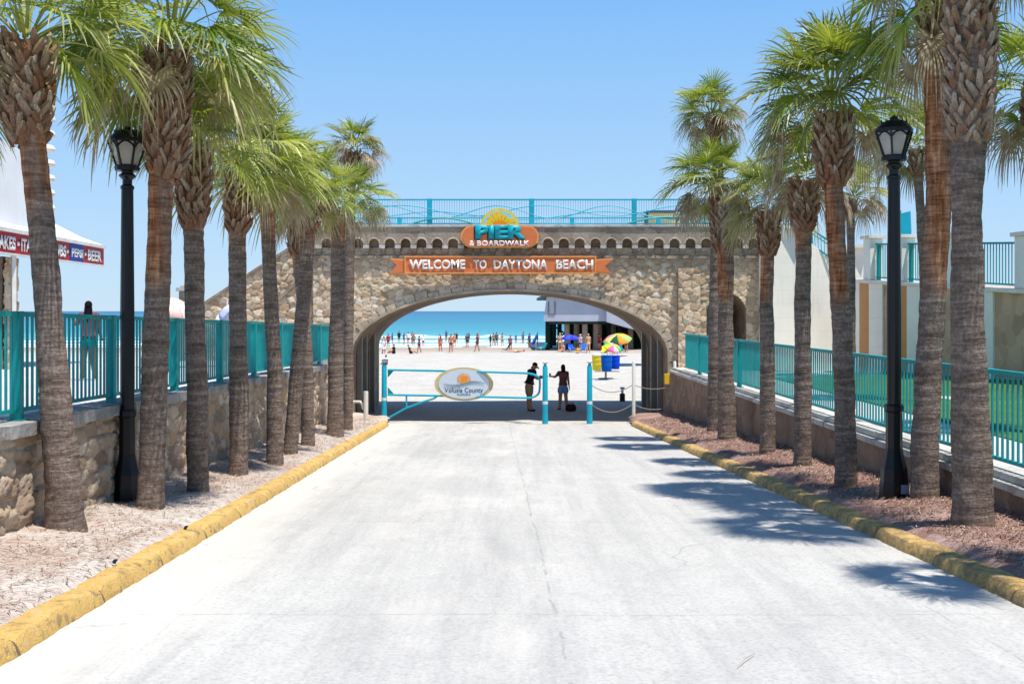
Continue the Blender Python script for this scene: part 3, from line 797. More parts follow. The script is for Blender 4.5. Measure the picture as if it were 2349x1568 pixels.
# railing on the bridge
def wave_railing(name, label, y, z0, xa, xb, posts, waves, group):
    r_ = empty(name, label, 'railing', group); H = .84
    mb = MB(); mb.box(xa, xb, y-.03, y+.03, z0+H-.045, z0+H); mb.build('top_rail', M['teal2'], r_)
    mb = MB(); mb.box(xa, xb, y-.02, y+.02, z0+.035, z0+.07); mb.build('bottom_rail', M['teal2'], r_)
    for x in posts: mb = MB(); mb.box(x-.075, x+.075, y-.045, y+.045, z0, z0+H+.01); mb.build('post', M['teal2'], r_)
    ed = [xa]+list(posts)+[xb]
    for a, b in zip(ed[:-1], ed[1:]):
        if b-a < .3: continue
        mb = MB(); n = int((b-a)/.078)
        for k in range(1, n):
            x = a+(b-a)*k/n; mb.box(x-.0055, x+.0055, y-.006, y+.006, z0+.05, z0+H-.03)
        mb.build('balusters', M['teal2'], r_)
    if waves:
        for q, (f1, ph, am, zc) in enumerate(((.96, .2, .17, .46), (1.22, 2.4, .20, .42), (.8, 4.4, .13, .30))):
            pts = [(x, y-.035, z0+zc+am*math.sin(f1*1.45*x+ph)) for x in np.arange(xa+.05, xb, .12)]
            mb = MB(); mb.tube(pts, .016, 6); mb.build('wave_bar', M['teal2'], r_)
        for (xc, wd, ht) in ((-2.2, .95, .17), (5.0, 1.3, .20), (1.9, .0, 0)):
            if wd: pts = [(xc-wd+2*wd*i/20, y-.05, z0+.06+ht*math.sin(math.pi*i/20)) for i in range(21)]; mb = MB(); mb.tube(pts, .03, 6, sy=1); mb.build('wave_crest', M['teal'], r_)
    return r_
PX = lambda x: (x-CX)/(F/BY)
wave_railing('bridge_railing', 'near turquoise bridge railing with wavy bars and thin balusters above the stone parapet', BY-.02, ZT+.075, XL-.02, XR-.05, [PX(752), PX(985), PX(1219), PX(1454), PX(1689)], True, 'railings on the bridge')
wave_railing('bridge_railing', 'far turquoise bridge railing seen through the wavy near one', BYB-.1, ZT+.075, XL, XR-.05, [-4.3, -1.0, 2.3, 5.6], False, 'railings on the bridge')
# fan of bars at the right end of the bridge
fr = empty('fan_railing', 'small turquoise railing of bars fanning out at the right end of the bridge', 'railing')
mb = MB(); o = Vector((PX(1733), BY+.05, ZT+.10))
for a in (8, 28, 48, 70): mb.beam(o, o+Vector((math.cos(R(a)), 0, math.sin(R(a))))*.85, .025, .035)
mb.build('fan_bars', M['teal'], fr)

# ------------------------------------------------------------------ signs on the bridge
t = NT('sign_orange', .5, .3); v = t.coord(); t.base(t.ramp(t.noise(2, 4, .6, v), [(.3, (.66, .175, .05)), (.7, (.78, .23, .08))])); M['orange'] = t.m
M['sign_edge'] = plain('sign_border', (238, 160, 92), .5); M['white'] = plain('white_letter', (240, 238, 232), .5, .3, .04)
M['sun_y'] = plain('sun_yellow', (245, 200, 50), .5, .3, .15, 5); M['sun_o'] = plain('sun_orange', (250, 150, 25), .5); M['sky_b'] = plain('sign_pale_blue', (150, 210, 215), .5)
M['ltr_teal'] = plain('letter_teal', (22, 160, 175), .45); M['ltr_dark'] = plain('letter_dark', (40, 52, 56), .6)
SY = BY-.30
k_ = F/SY
def sp(x, y): return ((x-CX)/k_, CZ-(y-HY)/k_)
ws = empty('welcome_sign', 'long orange ribbon sign with white lettering fixed above the arch', 'sign', loc=(0, 0, 0))
x0, z1 = sp(928, 588); x1, z0 = sp(1366, 627)
mb = MB(); mb.box(x0, x1, SY, SY+.06, z0, z1); mb.build('board', M['orange'], ws)
mb = MB(); e = .035
mb.box(x0-.01, x1+.01, SY-.025, SY+.07, z1-e, z1+.012); mb.box(x0-.01, x1+.01, SY-.025, SY+.07, z0-.012, z0+e); mb.box(x0-.01, x0+e, SY-.0255, SY+.069, z0+e, z1-e); mb.box(x1-e, x1+.01, SY-.0255, SY+.069, z0+e, z1-e)
mb.build('border', M['sign_edge'], ws, bevel=.006)
for nm, pl in (('ribbon_tail', [(929, 594), (894, 592), (909, 608), (891, 632), (929, 626)]), ('ribbon_tail', [(1365, 594), (1365, 626), (1403, 628), (1388, 610), (1408, 592)])):
    q = [sp(*p) for p in pl]; cx = sum(p[0] for p in q)/5; cz = sum(p[1] for p in q)/5
    big = MB(); big.prism([(a, b) for a, b in q][::-1], (0, SY+.065, 0), (1, 0, 0), (0, 0, 1), .03, bev=0); tl = big.build(nm, M['sign_edge'], ws)
    sm = MB(); sm.prism([(cx+(a-cx)*.84, cz+(b-cz)*.80) for a, b in q][::-1], (0, SY+.034, 0), (1, 0, 0), (0, 0, 1), .012); sm.build('tail_face', M['orange'], tl)
xa, _ = sp(940, 0); xb, _ = sp(1360, 0)
def words(parent, items, yc, h, mat, yplane, bold=.02, extr=.015, name='lettering'):
    for (s_, a, b) in items:
        A, zc = sp(a, yc); B, _ = sp(b, yc)
        text_mesh(name, s_, mat, parent, ((A+B)/2, yplane, zc), (1, 0, 0), (0, 0, 1), B-A, h/k_, extr, bold)
words(ws, [('WELCOME', 939, 1067), ('TO', 1086, 1116), ('DAYTONA', 1132, 1256), ('BEACH', 1275, 1360)], 606, 21, M['white'], SY-.028, .03)

ps = empty('pier_sign', 'orange pill shaped sign with turquoise letters under a yellow half sun, above the ribbon sign', 'sign')
def pill(cx, cz, w_, h_, n=12):
    r_ = h_/2; return [(cx+(w_/2-r_)+r_*math.cos(a), cz+r_*math.sin(a)) for a in np.linspace(-math.pi/2, math.pi/2, n)]+[(cx-(w_/2-r_)+r_*math.cos(a), cz+r_*math.sin(a)) for a in np.linspace(math.pi/2, 1.5*math.pi, n)]
cx, cz = sp(1146, 543)
mb = MB(); mb.prism(pill(cx, cz, 2.48, .70), (0, SY+.02, 0), (1, 0, 0), (0, 0, 1), .10); mb.build('border', M['sign_edge'], ps)
mb = MB(); mb.prism(pill(cx, cz, 2.36, .60), (0, SY-.085, 0), (1, 0, 0), (0, 0, 1), .02); mb.build('board', M['orange'], ps)
sz = sp(0, 523)[1]
def half(r_, n=24, x0=cx): return [(x0+r_*math.cos(a), sz+r_*1.0*math.sin(a)) for a in np.linspace(0, math.pi, n)]
mb = MB(); mb.prism(half(.62), (0, SY+.03, 0), (1, 0, 0), (0, 0, 1), .05); su = mb.build('sun', M['sun_y'], ps)
mb = MB(); mb.prism(half(.55), (0, SY-.022, 0), (1, 0, 0), (0, 0, 1), .01); mb.build('sun_glow', M['sky_b'], su)
mb = MB(); rr = random.Random(2)
for i in range(9):
    a = math.pi*(i+.5)/9; r0, r1 = .22, rr.uniform(.42, .54)
    c0 = Vector((cx+math.cos(a)*r0, 0, sz+math.sin(a)*r0)); c1 = Vector((cx+math.cos(a)*r1, 0, sz+math.sin(a)*r1)); sd = Vector((-math.sin(a), 0, math.cos(a)))
    pl = [c0-sd*.05, c0+sd*.05, c1+sd*.085, c1-sd*.07]
    mb.hexa([(p.x, SY-.045, p.z) for p in pl]+[(p.x, SY-.034, p.z) for p in pl], 0)
mb.build('sun_rays', M['sun_y'], su)
mb = MB(); mb.prism(half(.25, 16), (0, SY-.046, 0), (1, 0, 0), (0, 0, 1), .012); mb.build('sun_disc', M['sun_o'], su)
A, zc = sp(1090, 532); B, _ = sp(1206, 532)
text_mesh('lettering', 'PIER', M['ltr_dark'], ps, ((A+B)/2-.04, SY-.11, zc-.03), (1, 0, 0), (0, 0, 1), B-A, 28/k_, .012, .07)
text_mesh('lettering', 'PIER', M['ltr_teal'], ps, ((A+B)/2, SY-.135, zc), (1, 0, 0), (0, 0, 1), B-A, 29/k_, .02, .06)
words(ps, [('& BOARDWALK', 1076, 1214)], 558, 12, M['white'], SY-.13, .025)

# ------------------------------------------------------------------ stair parapets on the left of the bridge
def wing(label, poly, D, th, coping_from, seed, mat='stone_wing'):
    e_ = empty('stair_parapet', label, 'wall')
    q = [((x-CX)/F*D, CZ-(y-HY)/F*D) for x, y in poly]
    xs_ = [a for a, b in q]; x0, x1 = min(xs_), max(xs_); zt = max(b for a, b in q)
    top = sorted([q[i] for i in coping_from]); tx = [a for a, b in top]; tz = [b for a, b in top]
    stone_sheet('stone_face', M[mat], e_, lambda s, t: np.stack([s, np.full_like(s, D), t], -1), (0, -1, 0), np.arange(x0, x1, .035), np.arange(1.2, zt, .035), .30, seed, .07,
                lambda x, z: z < np.interp(x, tx, tz)-.02)
    mb = MB()
    mb.prism([(x0, 1.2), (x1, 1.2)]+[(a, b-.03) for a, b in top[::-1]], (0, D+th, 0), (1, 0, 0), (0, 0, 1), th-.02); mb.build('core', M['vault'], e_)
    mb = MB()
    for (a, b) in zip(top[:-1], top[1:]):
        n = max(1, int(math.dist(a, b)/.7))
        for i in range(n):
            p = [a[0]+(b[0]-a[0])*(i+.01)/n, a[1]+(b[1]-a[1])*(i+.01)/n]; q_ = [a[0]+(b[0]-a[0])*(i+.985)/n, a[1]+(b[1]-a[1])*(i+.985)/n]
            mb.beam((p[0], D+th/2, p[1]+.03), (q_[0], D+th/2, q_[1]+.03), th+.24, .10)
    mb.build('coping', M['cut'], e_)
wing('tall sunlit rubble stair parapet sloping down left from the bridge top', [(470, 698), (600, 613), (735, 528), (735, 770), (470, 770)], 36.2, .45, (0, 1, 2), 21)
wing('short front stair parapet with dark sloping coping behind the palms, against the bridge', [(636, 692), (722, 611), (722, 770), (636, 770)], 34.6, .4, (0, 1), 22)
pl = empty('gate_pillar', 'square pale stone pillar with a flat cap left of the stair parapet', 'pillar')
c = P(430, 745, 35.5); mb = MB(); mb.box(c.x-.23, c.x+.23, c.y-.23, c.y+.23, 1.5, P(0, 668, 35.5).z); mb.build('shaft', M['cut'], pl, bevel=.02)
mb = MB(); zt = P(0, 668, 35.5).z; mb.box(c.x-.31, c.x+.31, c.y-.31, c.y+.31, zt+.002, zt+.12); mb.box(c.x-.2, c.x+.2, c.y-.2, c.y+.2, zt+.122, zt+.2); mb.build('cap', M['coping'], pl, bevel=.02)

# ------------------------------------------------------------------ right side: stair wall, striped ramp wall
D = 32.0
sw = empty('stair_wall', 'tall cream stucco stair wall beside the bridge, stepping down to the right', 'wall')
pq = [(1765, 850), (1765, 553), (1796, 553), (1798, 524), (1840, 524), (1852, 551), (1903, 590), (1951, 614), (1953, 568), (1988, 568), (1988, 640), (1953, 850)]
def dsw(x): return 31.7+(x-1765)/223*1.15
F_ = [P(x, y, dsw(x)) for x, y in pq]; n = len(F_)
bm = bmesh.new(); vs = [bm.verts.new(p) for p in F_]; f = bm.faces.new(vs); r_ = bmesh.ops.extrude_face_region(bm, geom=[f])
bmesh.ops.translate(bm, verts=[g for g in r_['geom'] if isinstance(g, bmesh.types.BMVert)], vec=(0, 1.4, 0)); bmesh.ops.triangulate(bm, faces=list(bm.faces)); bmesh.ops.recalc_face_normals(bm, faces=list(bm.faces))
me = bpy.data.meshes.new('wall_face'); bm.to_mesh(me); bm.free(); obj('wall_face', me, sw, [M['cream']])
def cap_px(mb, xa, xb, y, D, depth, th=.09, ov=.06):
    a = P(xa, y, D); b = P(xb, y, D); mb.box(a.x-ov, b.x+ov, D-ov, D+depth+ov, a.z+.002, a.z+th)
mb = MB(); cap_px(mb, 1953, 1988, 568, dsw(1953)-.02, 1.6); cap_px(mb, 1798, 1840, 524, dsw(1798)-.05, 1.5); mb.build('cap', M['white_paint'], sw)
sr = empty('stair_handrail', 'short sloping turquoise handrail on top of the cream stair wall', 'railing')
mb = MB(); y_ = D+.3
def pp(x, y, D=D+.3): return P(x, y, D)
mb.beam(pp(1858, 525), pp(1912, 560), .05, .05); mb.beam(pp(1860, 534), pp(1912, 570), .03, .03); mb.beam(pp(1862, 562), pp(1912, 596), .04, .04); mb.beam(pp(1860, 523), pp(1863, 566), .05, .05)
for i in range(1, 7):
    a = i/7; mb.beam(pp(1860+52*a, 526+34*a), pp(1862+50*a, 562+34*a), .018, .018)
mb.build('rails', M['teal'], sr)
fp = empty('flag_pole', 'thin white pole rising behind the cream stair wall', 'pole')
mb = MB(); mb.tube([P(1898, 590, 33.9), P(1890, 430, 33.9)], .045, 8); mb.build('shaft', M['white_paint'], fp); mb = MB(); a = P(1890, 428, 33.9); mb.lathe([(.01, -.03), (.07, 0), (.07, .05), (.01, .1)], a, 10); mb.build('finial', M['white_paint'], fp)

A2 = Vector(P(1955, 845, 31.5)); B2 = Vector(P(2348, 845, 23.5)); A2.z = B2.z = 0
rdir = (B2-A2).normalized(); C2 = B2+rdir*7
rn = Vector((-rdir.y, rdir.x, 0));  rn = rn if rn.y < 0 else -rn       # towards the drive
def on(x):      # point on the ramp wall's foot line seen at picture column x
    a = (x-CX)/F
    s_ = (A2.x-a*A2.y)/(a*rdir.y-rdir.x); return A2+rdir*s_
def rzt(s_): return np.interp(s_, [0, 8.5, 16], [4.52, 4.02, 3.62])    # ramp deck level along the wall
Lr = (C2-A2).length
rwl = empty('ramp_wall', 'rust brown retaining wall striped with cream panels behind the lawn', 'wall')
mb = MB(); n = 12
for i in range(n):
    a, b = Lr*i/n, Lr*(i+1)/n; p, q = A2+rdir*a, A2+rdir*b; bk = -rn*3.0
    mb.hexa([(p.x, p.y, 1.4), (q.x, q.y, 1.4), (q.x+bk.x, q.y+bk.y, 1.4), (p.x+bk.x, p.y+bk.y, 1.4), (p.x, p.y, rzt(a)-.08), (q.x, q.y, rzt(b)-.08), (q.x+bk.x, q.y+bk.y, rzt(b)-.08), (p.x+bk.x, p.y+bk.y, rzt(a)-.08)])
mb.build('wall_face', M['tan2'], rwl)
def panel(xa, xb, mat, nm, proud):
    p, q = on(xa), on(xb); sa, sb = (p-A2).dot(rdir), (q-A2).dot(rdir); f_ = rn*proud
    mb = MB(); mb.hexa([(p.x+f_.x, p.y+f_.y, 1.4), (q.x+f_.x, q.y+f_.y, 1.4), (q.x, q.y, 1.4), (p.x, p.y, 1.4), (p.x+f_.x, p.y+f_.y, rzt(sa)-.085), (q.x+f_.x, q.y+f_.y, rzt(sb)-.085), (q.x, q.y, rzt(sb)-.085), (p.x, p.y, rzt(sa)-.085)])
    return mb.build(nm, mat, rwl)
for xa, xb, m_ in ((1958, 1974, 'cream'), (1975, 1996, 'tan'), (1996, 2027, 'cream'), (2066, 2083, 'tan'), (2083, 2114, 'cream2'), (2190, 2215, 'cream'), (2250, 2281, 'cream2')): panel(xa, xb, M[m_], 'panel', .05)
mb = MB()
for i in range(n):
    a, b = Lr*i/n, Lr*(i+1)/n-.01; p, q = A2+rdir*a+rn*.12, A2+rdir*b+rn*.12; bk = -rn*.5
    mb.hexa([(p.x, p.y, rzt(a)-.078), (q.x, q.y, rzt(b)-.078), (q.x+bk.x, q.y+bk.y, rzt(b)-.078), (p.x+bk.x, p.y+bk.y, rzt(a)-.078), (p.x, p.y, rzt(a)+.02), (q.x, q.y, rzt(b)+.02), (q.x+bk.x, q.y+bk.y, rzt(b)+.02), (p.x+bk.x, p.y+bk.y, rzt(a)+.02)])
mb.build('coping', M['white_paint'], rwl)
pil = [(1990, 'square cream pillar at the far end of the ramp fence beside the stair wall'), (2062, 'cream pillar behind the right street lamp'), (2175, 'cream pillar between the two thick palm trunks on the right'), (2342, 'grey cream pillar at the right edge of the photo')]
pos_ = []
for x, lab in pil:
    p = on(x); s_ = (p-A2).dot(rdir); pos_.append(s_); z = rzt(s_)
    e_ = empty('fence_pillar', lab, 'pillar', 'cream pillars of the ramp fence'); ang = math.atan2(rdir.y, rdir.x)
    c = p-rn*.16
    def obox(mb, c, hw, hd, z0, z1):
        q = [c+rdir*a*hw+rn*b*hd for a, b in ((-1, 1), (1, 1), (1, -1), (-1, -1))]
        mb.hexa([(v.x, v.y, z0) for v in q]+[(v.x, v.y, z1) for v in q])
    mb = MB(); obox(mb, c, .2, .2, z+.022, z+1.22); mb.build('shaft', M['cream2'], e_, bevel=.01)
    mb = MB(); obox(mb, c, .27, .27, z+1.222, z+1.32); mb.build('cap', M['white_paint'], e_, bevel=.01)
pos_.append(Lr)
labs = ['dense looking turquoise fence bay between the far cream pillars', 'turquoise fence bay right of the street lamp, above tan and cream panels', 'turquoise fence bay behind the thick grey palm on the right', 'turquoise fence bay beyond the rightmost pillar']
for i in range(len(pos_)-1):
    a, b = pos_[i]+.22, pos_[i+1]-.22
    if b-a < .5: continue
    fe = empty('ramp_fence', labs[i], 'fence', 'turquoise fence bays along the ramp')
    def q_(s_, h): v = A2+rdir*s_-rn*.16; return Vector((v.x, v.y, rzt(s_)+h))
    mb = MB(); mb.beam(q_(a, 1.07), q_(b, 1.07), .06, .05); mb.build('top_rail', M['teal'], fe)
    mb = MB(); mb.beam(q_(a, .10), q_(b, .10), .05, .04); mb.build('bottom_rail', M['teal'], fe)
    mb = MB(); mb.beam(q_(a+.12, .02), q_(a+.12, 1.05), .1, .1); mb.build('post', M['teal'], fe)
    mb = MB(); n_ = int((b-a)/.115)
    for k in range(1, n_): s_ = a+(b-a)*k/n_; mb.beam(q_(s_, .1), q_(s_, 1.06), .02, .02)
    mb.build('balusters', M['teal'], fe)
tf = empty('turquoise_screen', 'tall narrow turquoise panel with a slanted top behind the right street lamp', 'screen')
D = 33.5; q = [((x-CX)/F*D, CZ-(y-HY)/F*D) for x, y in [(2064, 600), (2064, 490), (2088, 484), (2090, 530), (2087, 600)]]
mb = MB(); mb.prism(q[::-1], (0, D+.06, 0), (1, 0, 0), (0, 0, 1), .06); mb.build('panel', M['teal2'], tf); mb = MB(); a = P(2064, 610, D+.03); b = P(2064, 483, D+.03); mb.tube([a, b], .04, 8); mb.build('post', M['teal'], tf)

# ------------------------------------------------------------------ snack bar on the left promenade
sb = empty('snack_bar', 'white canopied snack bar with a red lettered fascia on the left promenade', 'snack bar')
A3 = P(-90, 0, 24.2); B3 = P(238, 0, 34.0); A3.z = B3.z = 0
fd = (B3-A3).normalized(); fn = Vector((fd.y, -fd.x, 0)); fn = fn if fn.x > 0 else -fn
def onf(x):
    a = (x-CX)/F; s_ = (A3.x-a*A3.y)/(a*fd.y-fd.x); return A3+fd*s_
ZF1, ZF0 = CZ+2.03, CZ+1.50
M['red'] = plain('fascia_red', (176, 24, 40), .5, .3, .08); M['blue'] = plain('fascia_blue', (20, 62, 150), .5); M['canvas'] = mk_stucco('white_canvas', (232, 232, 230))
C3 = B3.copy(); S3 = A3-fd*4
mb = MB()
def fq(mb, a, b, z0, z1, off0, off1):
    p = [a+fn*off1, b+fn*off1, b+fn*off0, a+fn*off0]; mb.hexa([(v.x, v.y, z0) for v in p]+[(v.x, v.y, z1) for v in p])
fq(mb, S3, C3, ZF0, ZF1, -.05, 0); fas = mb.build('fascia', M['red'], sb)
mb = MB(); fq(mb, S3, C3, ZF1+.002, ZF1+.10, -.1, .08); fq(mb, S3, C3, ZF0-.05, ZF0-.002, -.08, .03); mb.build('fascia_trim', M['white_paint'], sb)
p, q = onf(160), onf(191); mb = MB(); fq(mb, p, q, ZF0+.005, ZF1-.005, 0, .012); mb.build('drink_panel', M['blue'], fas)
up = (0, 0, 1)
for (s_, xa, xb) in (('SHAKES', -24, 34), ('ITALIAN', 47, 98), ('SUBS', 118, 150), ('PEPSI', 163, 189), ('BEER', 200, 231)):
    a, b = onf(xa), onf(xb); c = (a+b)/2+fn*.016
    text_mesh('lettering', s_, M['white'], fas, (c.x, c.y, (ZF0+ZF1)/2), fd, up, (b-a).length, .34 if s_ != 'PEPSI' else .26, .01, .03)
mb = MB()
for xx in (41, 154, 195):
    a = onf(xx)+fn*.02; w_ = fd*.07; mb.hexa([(a.x-w_.x, a.y-w_.y, CZ+1.72), (a.x+w_.x, a.y+w_.y, CZ+1.72), (a.x+w_.x-fn.x*.01, a.y+w_.y-fn.y*.01, CZ+1.72), (a.x-w_.x-fn.x*.01, a.y-w_.y-fn.y*.01, CZ+1.72)]+[(a.x-w_.x, a.y-w_.y, CZ+1.81), (a.x+w_.x, a.y+w_.y, CZ+1.81), (a.x+w_.x-fn.x*.01, a.y+w_.y-fn.y*.01, CZ+1.81), (a.x-w_.x-fn.x*.01, a.y-w_.y-fn.y*.01, CZ+1.81)])
mb.build('lettering_dot', M['white'], fas)
# concave canvas roof rising from the eaves
mb = MB(); bk = -fn*9.0
def corner(t0, t1): return S3+(C3-S3)*t0+bk*t1
pk = corner(.42, .5); NR = 10
cs = [corner(0, 0), corner(1, 0), corner(1, 1), corner(0, 1)]
V = []; Fc = []
for i in range(NR+1):
    t_ = i/NR; h = (t_**1.3)*4.4
    for cidx in range(4):
        for e_ in range(6):
            a = cs[cidx]+(cs[(cidx+1) % 4]-cs[cidx])*e_/6; p = a+(pk-a)*t_; V.append((p.x, p.y, ZF1+.11+h))
for i in range(NR):
    for k in range(24): k2 = (k+1) % 24; Fc.append((i*24+k, i*24+k2, (i+1)*24+k2, (i+1)*24+k))
mb.add(V, Fc); mb.build('canopy', M['canvas'], sb, smooth=True, angle=50)
# white upper storey with scalloped edge
a, b = onf(-60)+bk*.08, onf(119)+bk*.02
mb = MB(); u_ = (b-a); p = [a, b, b+bk*.6, a+bk*.6]
zt = CZ+(HY-372)/F*b.y
mb.hexa([(v.x, v.y, ZF1+.05) for v in p]+[(v.x, v.y, zt+(.6 if i in (0, 3) else 0)) for i, v in enumerate(p)]); mb.build('upper_wall', M['canvas'], sb)
mb = MB()
for i in range(7): c = b+Vector((.02, -.02, 0)); mb.lathe([(.05, -.12), (.22, -.08), (.26, 0), (.22, .10), (.05, .14)], (c.x, c.y, ZF1+.9+i*.42), 10)
mb.build('scalloped_trim', M['white_paint'], sb, smooth=True)
# post, pier, window with picture
a = onf(40)-fn*.1; mb = MB(); mb.tube([(a.x, a.y, 1.9), (a.x, a.y, ZF0-.05)], .075, 4); mb.build('post', M['white_paint'], sb)
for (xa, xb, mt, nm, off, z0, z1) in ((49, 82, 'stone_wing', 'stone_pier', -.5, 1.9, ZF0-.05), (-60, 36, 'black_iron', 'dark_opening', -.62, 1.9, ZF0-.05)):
    p, q = onf(xa)+fn*off, onf(xb)+fn*off; g = -fn*.5
    if nm == 'stone_pier':
        Lp = (q-p).length; d_ = (q-p).normalized()
        stone_sheet(nm, M[mt], sb, lambda s, t: np.stack([p.x+d_.x*s, p.y+d_.y*s, t], -1), tuple(fn), np.arange(0, Lp, .05), np.arange(z0, z1, .05), .38, 31, .07)
        mb = MB(); mb.hexa([(v.x, v.y, z0) for v in (p, q, q+g, p+g)]+[(v.x, v.y, z1) for v in (p, q, q+g, p+g)]); mb.build('pier_core', M['cut'], sb)
    else:
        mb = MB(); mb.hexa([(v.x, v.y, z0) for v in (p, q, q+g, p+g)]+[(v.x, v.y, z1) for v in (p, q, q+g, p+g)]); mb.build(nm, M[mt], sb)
def mk_poster():
    t = NT('window_poster', .4, .4); z = t.sep(t.coord())[2]; n_ = t.noise(3, 3, .5, t.coord())
    k = t.math('ADD', t.math('DIVIDE', t.math('SUBTRACT', z, CZ-.1), 1.3), t.math('MULTIPLY', t.math('SUBTRACT', n_, .5), .12))
    t.base(t.ramp(k, [(0., L((150, 195, 230))), (.18, L((190, 200, 235))), (.22, L((240, 130, 160))), (.38, L((245, 175, 190))), (.44, L((175, 190, 230))), (1., L((120, 160, 220)))])); return t.m
p, q = onf(-40)-fn*.59, onf(31)-fn*.59; z0, z1 = CZ-.1, CZ+1.25
mb = MB(); g = -fn*.02; mb.hexa([(v.x, v.y, z0) for v in (p, q, q+g, p+g)]+[(v.x, v.y, z1) for v in (p, q, q+g, p+g)]); po = mb.build('window_poster', mk_poster(), sb)
a, b = onf(2)-fn*.57, onf(24)-fn*.57; d_ = (b-a).normalized(); wd = (b-a).length
M['dkskin'] = plain('deep_brown_skin', (72, 44, 34), .6)
face = [(-.6, .95), (-.1, 1.08), (.45, 1.05), (.85, .88), (1., .62), (.93, .4), (.78, .28), (.66, .14), (.3, .1), (.22, -.02), (-.6, -.02)]
mb = MB(); mb.prism([(x*wd, y*.62) for x, y in face][::-1], (a.x, a.y, CZ+.62-.1), d_, (0, 0, 1), .012); mb.build('poster_figure', M['dkskin'], po)

# ------------------------------------------------------------------ palms
def trunk_part(pts, rads, parent, fib0, fib1, seed, H):
    """tapered ringed trunk through pts; fib0..fib1 (0..1 of its length) where the bare reddish fibre shows"""
    P_ = np.array(pts); seg = np.r_[0, np.cumsum(np.linalg.norm(np.diff(P_, axis=0), axis=1))]; Ln = seg[-1]
    n = int(Ln/.035); u = np.linspace(0, Ln, n)
    # smooth interpolation of the centre line
    X = np.interp(u, seg, P_[:, 0]); Y = np.interp(u, seg, P_[:, 1]); Z = np.interp(u, seg, P_[:, 2]); Rr = np.interp(u, seg, rads)
    ker = np.hanning(25); ker /= ker.sum()
    def sm(a): p = np.r_[np.full(12, 0)+a[0]-(a[12:0:-1]-a[0]), a, a[-1]-(a[-2:-14:-1]-a[-1])]; return np.convolve(p, ker, 'valid')
    X, Y, Rr = sm(X), sm(Y), sm(Rr)
    rg = np.random.default_rng(seed); N = 22
    th = np.linspace(0, 2*np.pi, N, endpoint=False)
    ringphase = np.cumsum(rg.uniform(.6, 1.4, n))*.85
    ring = .5+.5*np.sin(ringphase)
    U, T = np.meshgrid(u, th, indexing='ij')
    lump = np.zeros_like(U)
    for k in range(6):
        a, b, c, d = rg.uniform(1, 4), rg.uniform(0, 6.3), rg.integers(1, 4), rg.uniform(0, 6.3)
        lump += np.sin(U*a*2+b)*np.cos(T*c+d)*.018
    fine = rg.normal(0, .012, U.shape)
    split = -.05*np.exp(-((np.sin(T*1.5+U*.35+rg.uniform(0, 6)))/.12)**2)*(rg.random()*.6+.4)
    rr = Rr[:, None]*(1+lump*1.3+fine+.035*(ring[:, None]-.5)+split*.6)
    flare = 1+.16*np.exp(-U/.22); rr = rr*flare
    VX = X[:, None]+rr*np.cos(T); VY = Y[:, None]+rr*np.sin(T); VZ = np.broadcast_to(Z[:, None], U.shape)
    v = np.stack([VX, VY, VZ], -1).reshape(-1, 3)
    idx = np.arange(n*N).reshape(n, N); nx = np.roll(idx, -1, axis=1)
    f = np.stack([idx[:-1], nx[:-1], nx[1:], idx[1:]], -1).reshape(-1, 4).tolist()
    f.append(tuple(int(i) for i in idx[-1]))
    me = bpy.data.meshes.new('trunk'); me.from_pydata(v.tolist(), [], f); me.update()
    hh = (U/Ln).ravel(); fattr(me, 'h', U.ravel()/8.)
    fib = np.clip((hh-fib0)/.06, 0, 1)*np.clip((fib1+.2-hh)/.05, 0, 1)
    fib = np.clip(fib*(.75+.5*np.sin(T.ravel()*2+hh*9)), 0, 1)
    fattr(me, 'fib', fib)
    return obj('trunk', me, parent, [M['trunk']], True), (X, Y, Z, Rr, u)

